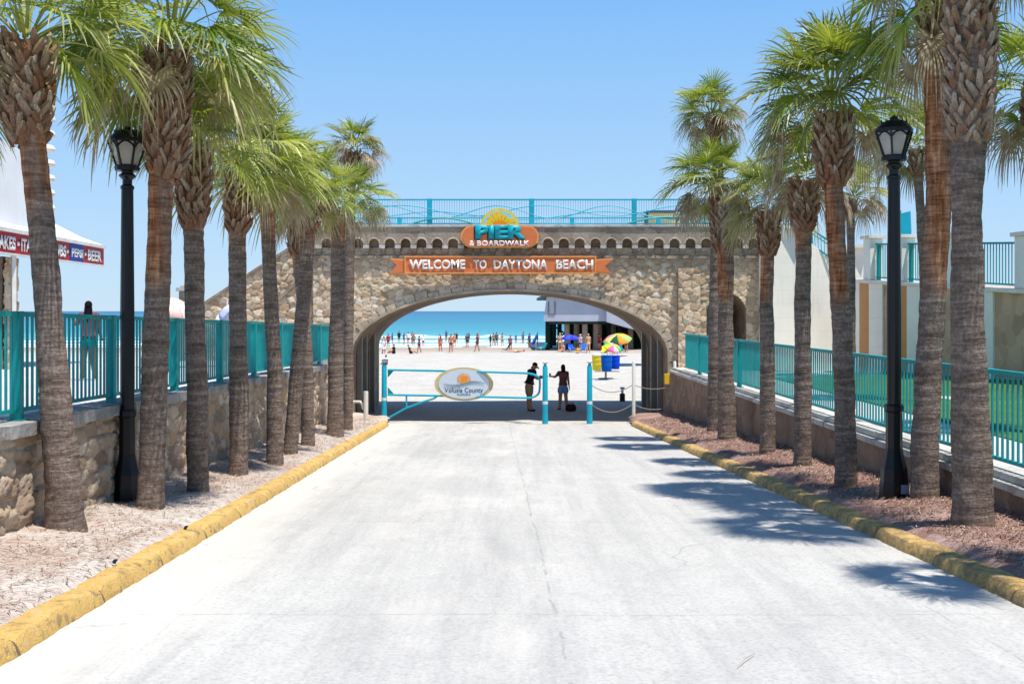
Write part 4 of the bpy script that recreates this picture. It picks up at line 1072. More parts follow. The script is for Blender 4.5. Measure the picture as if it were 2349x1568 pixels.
def boots_part(cx, cy, z0, z1, rmax, parent, seed, rbase, grey=.5, sc=.74):
    """old leaf bases: split wedges laid criss-cross round a swollen head"""
    rg = random.Random(seed); mb = MB(); tones = []
    Hh = z1-z0; n = int(Hh*rmax*2*math.pi/(.0125*sc*sc)*.62)
    ph = 0
    for i in range(n):
        t_ = i/n; z = z0+Hh*t_; ph += 2.39996
        prof = math.sin(math.pi*(.10+.62*t_))**.8 if t_ < .97 else .8
        r_ = rbase+(rmax-rbase)*prof*.72
        az = ph+rg.uniform(-.2, .2); out = Vector((math.cos(az), math.sin(az), 0)); tg = Vector((-math.sin(az), math.cos(az), 0))
        ln = rg.uniform(.13, .24)*sc; tilt = rg.uniform(.25, .75); lean = rg.choice((-1, 1))*rg.uniform(.25, .65)
        dr = (Vector((0, 0, 1))+out*tilt+tg*lean).normalized()
        w0, w1, th = rg.uniform(.035, .055)*sc, rg.uniform(.014, .03)*sc, rg.uniform(.018, .03)*sc
        o = Vector((cx, cy, z))+out*(r_*.86); e = o+dr*ln; e2 = o+dr*ln*.55+out*.01
        sd = dr.cross(out).normalized(); up_ = sd.cross(dr).normalized()
        up_ = up_ if up_.dot(out) > 0 else -up_
        V = []
        for (c, w_, h_) in ((o-dr*.05, w0*1.25, th), (e2, w0*.85, th*.9), (e, w1, th*.55)):
            V += [c-sd*w_-up_*h_, c+sd*w_-up_*h_, c+sd*w_*.6+up_*h_, c-sd*w_*.6+up_*h_]
        Fc = [(0, 3, 2, 1), (8, 9, 10, 11)]
        for k in range(2):
            for j in range(4): Fc.append((k*4+j, k*4+(j+1) % 4, (k+1)*4+(j+1) % 4, (k+1)*4+j))
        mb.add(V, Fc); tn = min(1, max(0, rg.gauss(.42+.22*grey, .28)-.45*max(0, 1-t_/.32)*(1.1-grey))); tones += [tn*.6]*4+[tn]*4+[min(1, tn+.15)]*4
    # swollen inner core that the wedges sit on
    prof = []
    for i in range(9):
        t_ = i/8; pf = math.sin(math.pi*(.10+.62*t_))**.8; prof.append(((rbase+(rmax-rbase)*pf*.72)*.80, z0+Hh*t_))
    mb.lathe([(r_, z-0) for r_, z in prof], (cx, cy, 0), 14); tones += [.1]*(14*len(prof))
    me = mb.mesh('leaf_bases'); fattr(me, 'tone', tones)
    return obj('leaf_bases', me, parent, [M['boot']])

def fan_geo(V, Fc, A, Tp, Tn, base, az, el, pet, Rb, droop, age, rg, nl=30):
    """one fan frond: arching stalk then a pleated circular blade split into hanging tips"""
    out = np.array([math.cos(az), math.sin(az), 0.]); up = np.array([0, 0, 1.])
    d = out*math.cos(el)+up*math.sin(el)
    side = np.array([-math.sin(az), math.cos(az), 0.])
    # stalk
    pts = []; p = base.copy(); dd = d.copy(); ns = 6
    for i in range(ns+1):
        pts.append(p.copy()); p = p+dd*pet/ns; dd = dd+np.array([0, 0, -1])*droop*.13; dd /= np.linalg.norm(dd)
    tn = float(np.clip(rg.normal(.45, .24), 0, 1))
    for i in range(ns+1):
        q = pts[i]; w_ = .020*(1-.45*i/ns); b = len(V)
        nrm = np.cross(side, dd)
        V += [q-side*w_, q+side*w_, q+nrm*w_*.8]; A += [min(1, age*.9+.12)]*3; Tp += [.25]*3; Tn += [min(1., tn+.3)]*3
        if i: Fc += [(b-3, b-2, b+1, b), (b-2, b-1, b+2, b+1), (b-1, b-3, b, b+2)]
    o = pts[-1]; a = dd; n = np.cross(side, a); n /= np.linalg.norm(n)
    if n[2] < 0: n = -n; 
    roll = rg.normal(0, .3); s_ = side*math.cos(roll)+n*math.sin(roll); n = np.cross(a, s_); n = n if n[2] > 0 else -n
    span = 2.25*rg.uniform(.9, 1.08); fold = rg.uniform(.10, .38); dth = 2*span/nl
    st = np.array([0.04, .28, .52, .72, .88, 1.0]); nst = len(st)
    tipdroop = droop*rg.uniform(.5, 1.0)+age*.35
    for k in range(nl):
        th = -span+dth*(k+.5); Lk = Rb*(1.0-.20*(abs(th)/span)**2)*rg.uniform(.90, 1.04)
        lat = math.sin(th); dr = a*math.cos(th)+s_*lat*.98+n*(fold*abs(lat)-.10*(1-abs(lat)))
        dr /= np.linalg.norm(dr); wv = np.cross(n, dr); wv /= np.linalg.norm(wv)
        hw = Lk*st*math.sin(dth/2)*1.08
        wmax = Lk*.30*math.sin(dth/2)*1.10
        hw = np.minimum(hw, wmax); hw[3] *= .8; hw[4] *= .48; hw[5] = .0015; hw[0] = max(hw[0], .004)
        curl = max(0., rg.normal(.25, .45))+age*.5; kd = tipdroop*rg.uniform(.3, 1.7); tw = rg.normal(0, .35); t2 = float(np.clip(tn+rg.normal(0, .17), 0, 1))
        b = len(V); pl = .5
        for j in range(nst):
            r_ = Lk*st[j]; q = o+dr*r_+np.array([0, 0, -1])*kd*Rb*.62*max(0, st[j]-.25)**2.1-dr*(curl*Rb*.5*max(0, st[j]-.6)**2)-np.array([0, 0, 1])*(curl*Rb*.9*max(0, st[j]-.6)**1.6)
            if age > .5: q = q-dr*r_*.25*st[j]
            ang = pl*(1 if k % 2 else -1)*.8+tw*st[j]
            wd = wv*math.cos(ang)+n*math.sin(ang)
            V += [q-wd*hw[j], q+wd*hw[j]]; A += [age]*2; Tp += [st[j]]*2; Tn += [t2]*2
            if j: Fc.append((b+2*j-2, b+2*j-1, b+2*j+1, b+2*j))

def crown_part(c, parent, seed, nf=30, Rb=.66, pet=.6, lo=-14, hi=80, dead=.25, sc=1., dens=34, droop0=.3, yellow=0., cull=.8):
    rg = np.random.default_rng(seed); V = []; Fc = []; A = []; Tp = []; Tn = []; nf = int(nf*1.45); lo = lo-9
    az0 = rg.uniform(0, 6.28)
    for i in range(nf):
        t_ = (i+.5)/nf; el = R(hi+(lo-hi)*t_**.85+rg.normal(0, 7)); az = az0+i*2.39996+rg.normal(0, .2)
        if el < R(18) and math.sin(az) < -.35 and abs(math.cos(az)) < .8 and rg.random() < cull: continue
        age = 0. if t_ < 1-dead else float(np.clip(rg.normal(.75, .25), .2, 1))
        if t_ >= 1-dead-.2 and age == 0: age = float(np.clip(rg.normal(.12, .12), 0, .5))
        base = np.array([c[0], c[1], c[2]-.25*t_])+np.array([math.cos(az), math.sin(az), 0])*.07
        fan_geo(V, Fc, A, Tp, Tn, base, az, el, pet*.95*sc*rg.uniform(.7, 1.15), Rb*.95*sc*rg.uniform(.75, 1.12), droop0+.75*t_+rg.uniform(-.1, .25), age, rg, dens)
    me = bpy.data.meshes.new('crown'); me.from_pydata([tuple(map(float, v)) for v in V], [], Fc); me.update()
    fattr(me, 'age', A); fattr(me, 'tip', Tp); fattr(me, 'tone', np.clip(np.array(Tn)+yellow, 0, 1))
    return obj('crown', me, parent, [M['leaf']], False)

def palm(label, pts, boots, crown, seed, group, fib=(.55, 1.), D=None, grey=.5, trunk=True, base_z=None):
    """pts: trunk centre (x, y, width) from foot to head; boots: (y_bottom, y_top, max width, x); crown: dict"""
    if D is None: f0 = foot(pts[0][0], pts[0][1]); D = f0.y
    k = D/F; f0 = P(pts[0][0], pts[0][1], D)
    e = empty('palm_tree', label, 'palm tree', group, loc=(f0.x, D, f0.z))
    off = np.array([f0.x, D, f0.z])
    def loc(x, y): p = P(x, y, D); return np.array([p.x, p.y, p.z])-off
    W = [loc(x, y) for x, y, w_ in pts]; rd = [w_/2*k*.95 for x, y, w_ in pts]
    W[0] = W[0]+np.array([0, 0, 0]); W = [W[0]-np.array([0, 0, .25])]+W; rd = [rd[0]]+rd
    W = [w_ if i == 0 else w_ for i, w_ in enumerate(W)]
    H = W[-1][2]-W[0][2]
    trunk_part(W, rd, e, fib[0], fib[1], seed, H)
    if boots:
        yb, yt, wm, bx = boots; p0 = loc(bx, yb); p1 = loc(bx, yt)
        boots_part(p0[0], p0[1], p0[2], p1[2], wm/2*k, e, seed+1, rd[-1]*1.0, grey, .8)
    if crown:
        c = dict(crown); x, y = c.pop('at'); crown_part(loc(x, y), e, seed+2, **c)
    return e
GL, GR = 'palms planted along the left kerb', 'palms planted along the right kerb'
palm('nearest left palm, thick leaning trunk with a bulging head at the photo edge', [(152, 1215, 92), (135, 1000, 78), (118, 800, 66), (103, 600, 62), (85, 420, 60), (72, 300, 64), (64, 180, 60)], (330, 100, 132, 62), dict(at=(58, 62), nf=24, Rb=.74, pet=.75, dead=.0, yellow=.12, lo=12), 101, GL, (0.7, 1.), grey=.15)
palm('second left palm, tall straight trunk with reddish upper bark right of the street lamp', [(345, 1165, 62), (352, 950, 62), (360, 700, 60), (366, 520, 56), (370, 400, 60), (380, 250, 62), (386, 140, 56)], (405, 120, 124, 383), dict(at=(392, 70), nf=36, Rb=.82, pet=.9, dead=.05, yellow=.18, lo=-14, cull=.3), 111, GL, (0.5, 1.), grey=.5)
palm('third left palm with hanging stubs under its dark pineapple head', [(453, 1130, 50), (452, 900, 50), (447, 700, 46), (444, 560, 48), (445, 400, 44), (443, 340, 30)], (525, 345, 98, 443), dict(at=(446, 315), nf=22, Rb=.64, pet=.7, dead=.0, yellow=.12, lo=28), 121, GL, (0.76, 1.), grey=.55)
palm('fourth left palm, greyish trunk below a broad bright green crown', [(547, 1085, 45), (549, 900, 46), (544, 720, 40), (545, 560, 42), (547, 430, 40)], (535, 405, 68, 547), dict(at=(560, 365), nf=30, Rb=.80, pet=.72, dead=.08, yellow=.25, lo=4), 131, GL, (0.8, 1.), grey=.55)
palm('fifth left palm with a slim trunk and drooping green fans, fifth from the camera', [(630, 1062, 40), (630, 850, 36), (622, 700, 34), (615, 560, 33), (613, 450, 34)], (492, 430, 48, 613), dict(at=(625, 385), nf=28, Rb=.68, pet=.6, dead=.15, yellow=.15, lo=-15), 141, GL, (0.82, 1.), grey=.3)
palm('leaning left palm whose trunk tilts right towards a red head', [(666, 1040, 34), (680, 860, 34), (697, 680, 34), (706, 560, 32), (712, 470, 30)], (530, 475, 50, 711), dict(at=(718, 440), nf=24, Rb=.62, pet=.55, dead=.3, yellow=.05, lo=-12), 151, GL, (0.84, 1.), grey=.3)
palm('crooked left palm with a curled scaly neck behind the leaning one', [(706, 1020, 32), (704, 850, 30), (696, 700, 29), (684, 600, 28), (679, 520, 28)], (585, 485, 44, 680), dict(at=(686, 462), nf=16, Rb=.55, pet=.4, dead=.35), 161, GL, (0.8, 1.), grey=.45)
palm('straight grey left palm in front of the bridge end, green crown over the parapet', [(768, 1000, 40), (771, 800, 36), (775, 620, 34), (776, 500, 32)], (520, 490, 40, 777), dict(at=(800, 455), nf=28, Rb=.66, pet=.62, dead=.35, yellow=.1, lo=-14), 171, GL, (0.85, 1.), grey=.4)
palm('tallest far left palm with a ragged windblown crown half dead', [(797, 985, 25), (799, 800, 24), (802, 600, 23), (806, 400, 22)], (400, 350, 38, 807), dict(at=(812, 330), nf=20, Rb=.62, pet=.45, dead=.6), 181, GL, (.95, 1.), grey=.5)

palm('nearest right palm, massive grey trunk with lattice bark at the top', [(2232, 1200, 98), (2226, 1000, 88), (2218, 700, 76), (2216, 500, 68), (2222, 330, 80), (2226, 150, 88), (2228, -60, 90), (2228, -160, 80)], (330, -150, 112, 2225), dict(at=(2228, -170), nf=15, Rb=.70, pet=.7, dead=.1, lo=12), 201, GR, (.9, 1.), grey=.95)
palm('second right palm, thick trunk with bright reddish bark and pale crossed leaf bases', [(2118, 1140, 66), (2126, 900, 62), (2138, 700, 60), (2146, 560, 60), (2155, 400, 62), (2152, 250, 64), (2146, 120, 60), (2146, 10, 50)], (170, -20, 100, 2148), dict(at=(2146, -30), nf=25, Rb=.75, pet=.75, dead=.2, lo=-28), 211, GR, (0.42, 1.), grey=.7)
palm('big crowned right palm with orange upper trunk and grey pineapple head', [(1940, 1110, 50), (1937, 900, 50), (1928, 700, 46), (1918, 560, 44), (1912, 440, 44), (1912, 300, 44)], (425, 262, 104, 1912), dict(at=(1905, 205), nf=32, Rb=.76, pet=.75, dead=.15, lo=-6, yellow=-.12), 221, GR, (0.52, 1.), grey=.6)
palm('right palm with a dark scaly head, left of the big crowned palm', [(1840, 1070, 42), (1841, 850, 40), (1840, 680, 38), (1843, 540, 38), (1844, 440, 34)], (530, 420, 74, 1844), dict(at=(1850, 375), nf=24, Rb=.62, pet=.5, dead=.35, lo=-8), 231, GR, (0.78, 1.), grey=.35)
palm('right palm with a rusty peeling head under straw coloured fans', [(1760, 1040, 38), (1760, 850, 36), (1757, 680, 32), (1760, 590, 32), (1763, 510, 30)], (585, 485, 56, 1762), dict(at=(1765, 440), nf=26, Rb=.64, pet=.55, dead=.5, lo=-12), 241, GR, (0.66, 1.), grey=.2)
palm('right palm in front of the doorway with a swollen scaly head and broad crown', [(1668, 1008, 46), (1664, 850, 38), (1664, 700, 36), (1664, 600, 40), (1660, 480, 40)], (575, 455, 72, 1660), dict(at=(1640, 410), nf=30, Rb=.70, pet=.66, dead=.4, lo=-18), 251, GR, (0.6, 1.), grey=.5)
palm('tall right palm standing behind the swollen headed one, crown high above it', [(1637, 990, 34), (1640, 800, 33), (1643, 600, 32), (1646, 400, 28), (1640, 300, 26)], (310, 268, 44, 1640), dict(at=(1630, 255), nf=24, Rb=.62, pet=.5, dead=.45, lo=-20), 261, GR, (0.85, 1.), grey=.5)
palm('thin grey palm standing behind the fence near the cream stair wall', [(1952, 800, 20), (1952, 640, 19), (1950, 480, 18)], (490, 462, 28, 1950), dict(at=(1958, 440), nf=22, Rb=.7, pet=.6, dead=.55, lo=-30), 271, 'palms on the right terrace', (.95, 1.), D=29.0)
palm('palm on the lawn, its dull green crown showing between the right lamp and thick trunk', [(2128, 900, 26), (2124, 700, 24), (2112, 500, 22), (2102, 360, 20)], (400, 345, 36, 2102), dict(at=(2095, 320), nf=24, Rb=.68, pet=.6, dead=.35, lo=-25), 281, 'palms on the right terrace', (.9, 1.), D=21.0)
palm('palm standing outside the right edge, its dark crown hanging into the photo', [(2420, 1060, 56), (2408, 700, 50), (2392, 400, 48), (2385, 250, 46)], (330, 200, 80, 2383), dict(at=(2385, 200), nf=28, Rb=.74, pet=.7, dead=.3, lo=-35), 291, 'palms on the right terrace', (.7, 1.), D=15.5)
palm('unseen trunk palm left of the photo, green fans hanging into the top left corner', [(-290, 1290, 90), (-288, 700, 70), (-290, 300, 64), (-290, 100, 60)], (300, 90, 120, -290), dict(at=(-290, 120), nf=26, Rb=.8, pet=.8, dead=.1, yellow=.1, lo=-30), 301, GL, (.7, 1.), grey=.3, D=10.4)

palm('palm just outside the right edge near the camera, frond tips in the top corner', [(2661, 1320, 110), (2661, 700, 90), (2661, 200, 80), (2661, -100, 80)], (150, -140, 130, 2661), dict(at=(2661, -160), nf=13, Rb=.62, pet=.5, dead=.2, lo=-5), 311, GR, (.7, 1.), grey=.6, D=8.0)

# ------------------------------------------------------------------ litter on the planted strips
def litter(name, xf0, xf1, n, seed, mats, cat_label):
    rg = random.Random(seed); V = []; Fc = []; T = []
    for i in range(n):
        y = 5.5+rg.random()**1.6*26; x = xf0(y)+(xf1(y)-xf0(y))*rg.random()
        z = vz(x, y)+.012; a = rg.uniform(-.9, .9)+(0 if rg.random() < .7 else 1.5); ln = rg.uniform(.03, .13); w_ = rg.uniform(.0012, .0035)*(1+y/14)
        dx, dy = math.cos(a)*ln, math.sin(a)*ln; nx_, ny_ = -math.sin(a)*w_, math.cos(a)*w_; b = len(V); c = rg.uniform(-.03, .03)
        z2 = vz(x+dx, y+dy)+.012+rg.random()*.015; mx, my = x+dx/2-ny_*0+c*math.sin(a), y+dy/2-c*math.cos(a); zm = max(z, z2)+rg.random()*.012
        V += [(x-nx_, y-ny_, z), (x+nx_, y+ny_, z), (mx+nx_, my+ny_, zm), (mx-nx_, my-ny_, zm), (x+dx+nx_*.3, y+dy+ny_*.3, z2), (x+dx-nx_*.3, y+dy-ny_*.3, z2)]
        Fc += [(b, b+1, b+2, b+3), (b+3, b+2, b+4, b+5)]; T += [rg.random()]*6
    me = bpy.data.meshes.new(name); me.from_pydata(V, [], Fc); me.update(); fattr(me, 'tone', T)
    t = NT(name+'_straw', .8, .1); t.base(t.ramp(t.attr('tone'), mats)); o = obj(name, me, None, [t.m]); tag(o, cat_label, 'litter', kind='stuff')
litter('leaf_litter', lambda y: wallL(y)+.1, lambda y: kerbL(y)-.28, 9000, 5, [(0., (.14, .08, .055)), (.35, (.34, .20, .14)), (.65, (.48, .38, .30)), (1., (.60, .54, .46))], 'reddish dry palm litter scattered on the pale left strip')
litter('leaf_litter', lambda y: kerbR(y)+.3, lambda y: wallR(y)-.05, 16000, 6, [(0., (.08, .04, .03)), (.45, (.24, .13, .095)), (.8, (.40, .27, .20)), (1., (.58, .47, .38))], 'reddish brown straw mulch covering the right strip')

# ------------------------------------------------------------------ street lamps
def mk_glass():
    t = NT('lamp_glass', .25, .5); t.base((.62, .60, .56)); t.b.inputs['Alpha'].default_value = .38; return t.m
M['glass'] = mk_glass(); M['frost'] = plain('frosted_globe', (205, 198, 185), .5); M['sticker'] = plain('grey_sticker', (120, 135, 150), .6)
def lamp(label, x, ybase, D, H, rot, plate):
    f0 = P(x, ybase, D); e = empty('street_lamp', label, 'street lamp', 'black street lamps', (f0.x, D, f0.z), rot)
    mb = MB(); mb.lathe([(.175, -.15), (.175, .10), (.165, .14), (.155, .30), (.125, .42), (.10, .56), (.098, 1.0), (.115, 1.02), (.115, 1.08), (.085, 1.11)], n=8)
    mb.build('base', M['black_iron'], e)
    mb = MB(); mb.lathe([(.085, 1.10), (.085, H*.5), (.072, H-.78), (.082, H-.775), (.082, H-.74), (.058, H-.72), (.058, H-.66), (.10, H-.62), (.10, H-.60), (.07, H-.58), (.07, H-.56)], n=12)
    mb.build('pole', M['black_iron'], e)
    zb = H-.56; zt = H-.19; rb, rt = .125, .225; N = 6
    def pt(k, r_, z): a = 2*math.pi*k/N; return Vector((r_*math.cos(a), r_*math.sin(a), z))
    mb = MB(); mb.lathe([(.075, zb), (.15, zb+.01), (.15, zb+.06), (rb+.01, zb+.075)], n=12)
    for k in range(N): mb.beam(pt(k, rb, zb+.06), pt(k, rt, zt), .024, .024)
    for k in range(N):
        mb.beam(pt(k, rt, zt), pt(k+1, rt, zt), .028, .028)
        a, b = pt(k, rt*.93, zt-.09), pt(k+1, rt*.93, zt-.09); top = (pt(k, rt*1.0, zt)+pt(k+1, rt*1.0, zt))/2
        pts = [a*(1-s)**2+ (top+Vector((0, 0, .07)))*2*s*(1-s)+b*s**2 for s in np.linspace(0, 1, 7)]
        mb.tube(pts, .011, 5)
    fr = mb.build('lantern_frame', M['black_iron'], e)
    mb = MB()
    for k in range(N):
        a, b, c, d = pt(k, rb-.004, zb+.07), pt(k+1, rb-.004, zb+.07), pt(k+1, rt-.008, zt), pt(k, rt-.008, zt)
        n_ = (b-a).cross(d-a).normalized()*.003; mb.hexa([a, b, b+n_, a+n_, d, c, c+n_, d+n_])
    mb.build('lantern_glass', M['glass'], e)
    mb = MB(); mb.lathe([(.05, zb+.07), (.10, zb+.09), (.135, zt-.12), (.12, zt-.10)], n=12); mb.build('globe', M['frost'], e, smooth=True)
    mb = MB(); mb.lathe([(.225, zt+.012), (.225, zt+.03), (.20, zt+.06), (.15, zt+.115), (.095, zt+.14), (.06, zt+.145), (.045, zt+.165), (.05, zt+.18), (.012, zt+.20), (.008, H+.02)], n=12)
    for k in range(10): a = 2*math.pi*k/10; mb.tube([(.15*math.cos(a), .15*math.sin(a), zt+.10), (.155*math.cos(a), .155*math.sin(a), zt+.15)], [.014, .003], 5)
    mb.build('cap', M['black_iron'], e, smooth=True, angle=35)
    if plate:
        mb = MB(); mb.box(.02, .11, -.190, -.168, .02, .13); mb.build('base_plate', M['sticker'], e)
    return e
lamp('black street lamp with a lantern head left of the second palm', 292, 1142, 12.86, 4.60, .25, False)
lamp('black street lamp on the right with a small grey plate on its base', 2050, 1130, 12.86, 4.66, .02, True)

# ------------------------------------------------------------------ gate, bollards, posts, ropes at the foot of the drive
def gz(x, y): return float(road_z(y)) if y < 32.6 else float(beach_z(np.array([x]), np.array([y]))[0])
def bollard(label, x, ybase, D, top, wpx, ring=True):
    k = D/F; c = P(x, ybase, D); e = empty('bollard', label, 'bollard', 'turquoise posts of the gate', (c.x, D, c.z)); Hh = (ybase-top)*k; r_ = wpx/2*k
    mb = MB(); mb.lathe([(r_*1.15, -.15), (r_*1.05, .3), (r_, .9), (r_*.93, Hh-.22), (r_*.5, Hh-.12), (r_*.5, Hh-.09)], n=14); mb.build('shaft', M['teal2'], e, smooth=True)
    mb = MB(); mb.lathe([(.02, Hh-.10), (r_*.9, Hh-.08), (r_*1.05, Hh-.04), (r_*.7, Hh-.005), (.02, Hh)], n=12); mb.build('cap', M['white_paint'], e, smooth=True)
    if ring: mb = MB(); mb.lathe([(r_*1.04, .70), (r_*1.06, .71), (r_*1.06, .78), (r_*1.03, .79)], n=14); mb.build('reflective_band', M['white_paint'], e)
    return e
bollard('turquoise gate post at the left end of the swing gate', 881, 968, 33.5, 824, 12)
bollard('turquoise post in the middle, at the free end of the swing gate beside the man', 1250, 978, 32.4, 827, 12.5)
bollard('turquoise post right of the woman, standing free', 1352, 978, 32.4, 826, 12.5)
g = empty('swing_gate', 'turquoise tubular swing gate across the beach access carrying an oval sign', 'gate')
def gp(x, y): return P(x, y, 33.45+(32.5-33.45)*(x-881)/(1250-881))
mb = MB(); tp = [gp(889, 848), gp(1000, 850), gp(1100, 852.5), gp(1195, 855)]
tp += [gp(1195+42*math.sin(a), 868-13*math.cos(a)+0) for a in np.linspace(.2, math.pi/2, 6)]
tp += [gp(1238, 880), gp(1237, 895)]+[gp(1237-24*(1-math.cos(a)), 895+17*math.sin(a)) for a in np.linspace(.2, math.pi/2, 6)]
tp += [gp(1195, 912), gp(1100, 909.5), gp(1000, 907), gp(889, 905)]
mb.tube(tp, .033, 8); mb.build('frame_tube', M['teal2'], g, smooth=True)
mb = MB(); mb.tube([gp(889, 959), gp(930, 936), gp(970, 921), gp(994, 914), gp(1004, 907)], .033, 8); mb.build('brace', M['teal2'], g, smooth=True)
mb = MB(); mb.tube([gp(932, 906), gp(932, 934)], .028, 6); mb.build('strut', M['teal2'], g)
for (xs3, ys3) in (((889, 903, 889), (850, 850, 866)), ((889, 903, 889), (903, 903, 887))):
    pts = [gp(a, b) for a, b in zip(xs3, ys3)]; mb = MB(); mb.add(pts+[p+Vector((0, .02, 0)) for p in pts], [(0, 1, 2), (5, 4, 3), (0, 3, 4, 1), (1, 4, 5, 2), (2, 5, 3, 0)]); mb.build('gusset', M['teal'], g)
M['cream_sign'] = plain('oval_sign_border', (205, 190, 140), .5); M['oval_face'] = plain('oval_sign_face', (208, 220, 230), .5, .3, .04); M['navy'] = plain('navy_ink', (58, 84, 118), .5); M['sage'] = plain('sage_swoosh', (95, 130, 120), .5)
os_ = empty('oval_sign', 'oval cream and pale blue county sign with a small sun, mounted on the swing gate', 'sign')
c = gp(1064, 880); yb_ = c.y-.05; ks = c.y/F
def oval(a, b, n=40): return [(c.x+a*math.cos(t), c.z+b*math.sin(t)) for t in np.linspace(0, 2*math.pi, n, endpoint=False)]
mb = MB(); mb.prism(oval(.935, .53), (0, yb_, 0), (1, 0, 0), (0, 0, 1), .04); mb.build('border', M['cream_sign'], os_)
mb = MB(); mb.prism(oval(.80, .465), (0, yb_-.042, 0), (1, 0, 0), (0, 0, 1), .012); mb.build('board', M['oval_face'], os_)
yf = yb_-.056
mb = MB(); sc_ = (c.x+.0, c.z+.14)
mb.prism([(sc_[0]+.13*math.cos(t), sc_[1]+.13*math.sin(t)) for t in np.linspace(0, 2*math.pi, 20, endpoint=False)], (0, yf, 0), (1, 0, 0), (0, 0, 1), .008)
for i in range(13):
    a = math.pi*(-.12+1.24*i/12); a0 = (sc_[0]+.15*math.cos(a), sc_[1]+.15*math.sin(a)); a1 = (sc_[0]+.25*math.cos(a), sc_[1]+.25*math.sin(a)); s1, s2 = -math.sin(a)*.022, math.cos(a)*.022
    mb.add([(a0[0]-s1, yf-.004, a0[1]-s2), (a0[0]+s1, yf-.004, a0[1]+s2), (a1[0], yf-.004, a1[1])], [(0, 1, 2)])
mb.build('sun_emblem', M['sun_o'], os_)
def swoosh(dz, th, mat, nm, yo):
    n = 30; top = []; bot = []
    for i in range(n+1):
        t_ = i/n; x = c.x-.68+1.36*t_; z = c.z+.01+dz-.06*math.sin(2*math.pi*t_)+.0; w_ = th*math.sin(math.pi*t_)**.5
        top.append((x, z+w_)); bot.append((x, z-w_))
    mb = MB(); V = [(x, yo, z) for x, z in top]+[(x, yo, z) for x, z in bot]; mb.add(V, [(i, n+1+i, n+2+i, i+1) for i in range(n)]); mb.build(nm, mat, os_)
swoosh(0, .030, M['oval_face'], 'swoosh_ground', yf-.012); swoosh(.012, .012, M['sage'], 'swoosh', yf-.016); swoosh(-.03, .008, M['navy'], 'swoosh', yf-.014)
text_mesh('lettering', 'Volusia County', M['navy'], os_, (c.x, yf, c.z-.18), (1, 0, 0), (0, 0, 1), 1.22, .155, .006, .008)
text_mesh('lettering', 'FLORIDA', M['navy'], os_, (c.x, yf, c.z-.325), (1, 0, 0), (0, 0, 1), .42, .055, .006, .0)

def wpost(label, x, ybase, D, top, wpx):
    k = D/F; c_ = P(x, ybase, D); e = empty('rope_post', label, 'post', 'white posts at the foot of the drive', (c_.x, D, c_.z)); Hh = (ybase-top)*k; r_ = wpx/2*k
    mb = MB(); mb.lathe([(r_, -.15), (r_, Hh-.02), (r_*.8, Hh)], n=10); mb.build('shaft', M['white_paint'], e, smooth=True); return e
wpost('white round rope post between the turquoise post and the right pier', 1453, 966, 32.9, 829, 8)
wpost('white post against the right stone pier of the arch', 1547, 962, 32.9, 828, 7)
wp = empty('tee_post', 'white post with a short horizontal arm at the left pier of the arch', 'post', loc=tuple(P(839, 985, 31.2)))
o_ = P(839, 985, 31.2)
mb = MB(); mb.tube([P(839, 992, 31.2)-o_, P(839, 897, 31.2)-o_], .07, 8); mb.build('shaft', M['white_paint'], wp, smooth=True)
mb = MB(); mb.tube([P(833, 938, 31.25)-o_, P(830, 925, 31.25)-o_, P(826, 921, 31.25)-o_, P(806, 921, 31.3)-o_], .04, 8); mb.build('arm', M['white_paint'], wp, smooth=True)
M['rope'] = plain('rope', (150, 140, 130), .9)
for (xa, xb, ya, sag, lab) in ((1356, 1449, 883, 16, 'upper slack rope between the turquoise post and the white post'), (1356, 1449, 927, 18, 'lower slack rope between the turquoise post and the white post'), (1457, 1543, 884, 8, 'upper rope between the white post and the right pier'), (1457, 1543, 929, 10, 'lower rope between the white post and the right pier')):
    mb = MB(); mb.tube([P(xa+(xb-xa)*t_, ya+sag*4*t_*(1-t_), 32.6) for t_ in np.linspace(0, 1, 14)], .014, 5); tag(mb.build('barrier_rope', M['rope'], smooth=True), lab, 'rope', 'ropes between the posts')
ysn = P(1531, 868, 33.02); mb = MB(); mb.box(ysn.x-.11, ysn.x+.11, 32.98, 33.05, ysn.z-.18, ysn.z+.16); tag(mb.build('warning_plate', M['sun_y'], bevel=.01), 'small yellow plate on the right stone pier beside the white post', 'sign')

# ------------------------------------------------------------------ pier building on the beach
pr = empty('pier_building', 'white fronted pier building raised on dark pilings over the beach, seen through the arch', 'pier')
D1 = 113.; zb = P(0, 737, D1).z; ztop = P(0, 681, D1).z
xA = P(1246, 0, D1).x; xB = P(1393, 0, D1).x
pe = P(1475, 0, 52.); 
M['pierwhite'] = mk_stucco('pier_white_cladding', (186, 190, 202), .8)
mb = MB(); mb.hexa([(xA, D1, zb), (xB, D1, zb), (xB+22, D1+60, zb), (xA+8, D1+60, zb), (xA+.35, D1, ztop), (xB, D1, ztop), (xB+22, D1+60, ztop), (xA+8, D1+60, ztop)]); mb.build('hall', M['pierwhite'], pr)
qs = [((x-CX)/F*(D1-1), CZ-(y-HY)/F*(D1-1)) for x, y in [(1391, 738), (1478, 762), (1620, 762), (1620, 640), (1391, 655)]]
mb = MB(); mb.prism(qs, (0, D1+14, 0), (1, 0, 0), (0, 0, 1), 15.); mb.build('side_hall', M['pierwhite'], pr)
M['dkroof'] = plain('slate_grey', (70, 78, 92), .7)
mb = MB(); mb.box(xA+.2, xA+12, D1-.4, D1+40, ztop+.005, ztop+.35); mb.build('roof', M['dkroof'], pr)
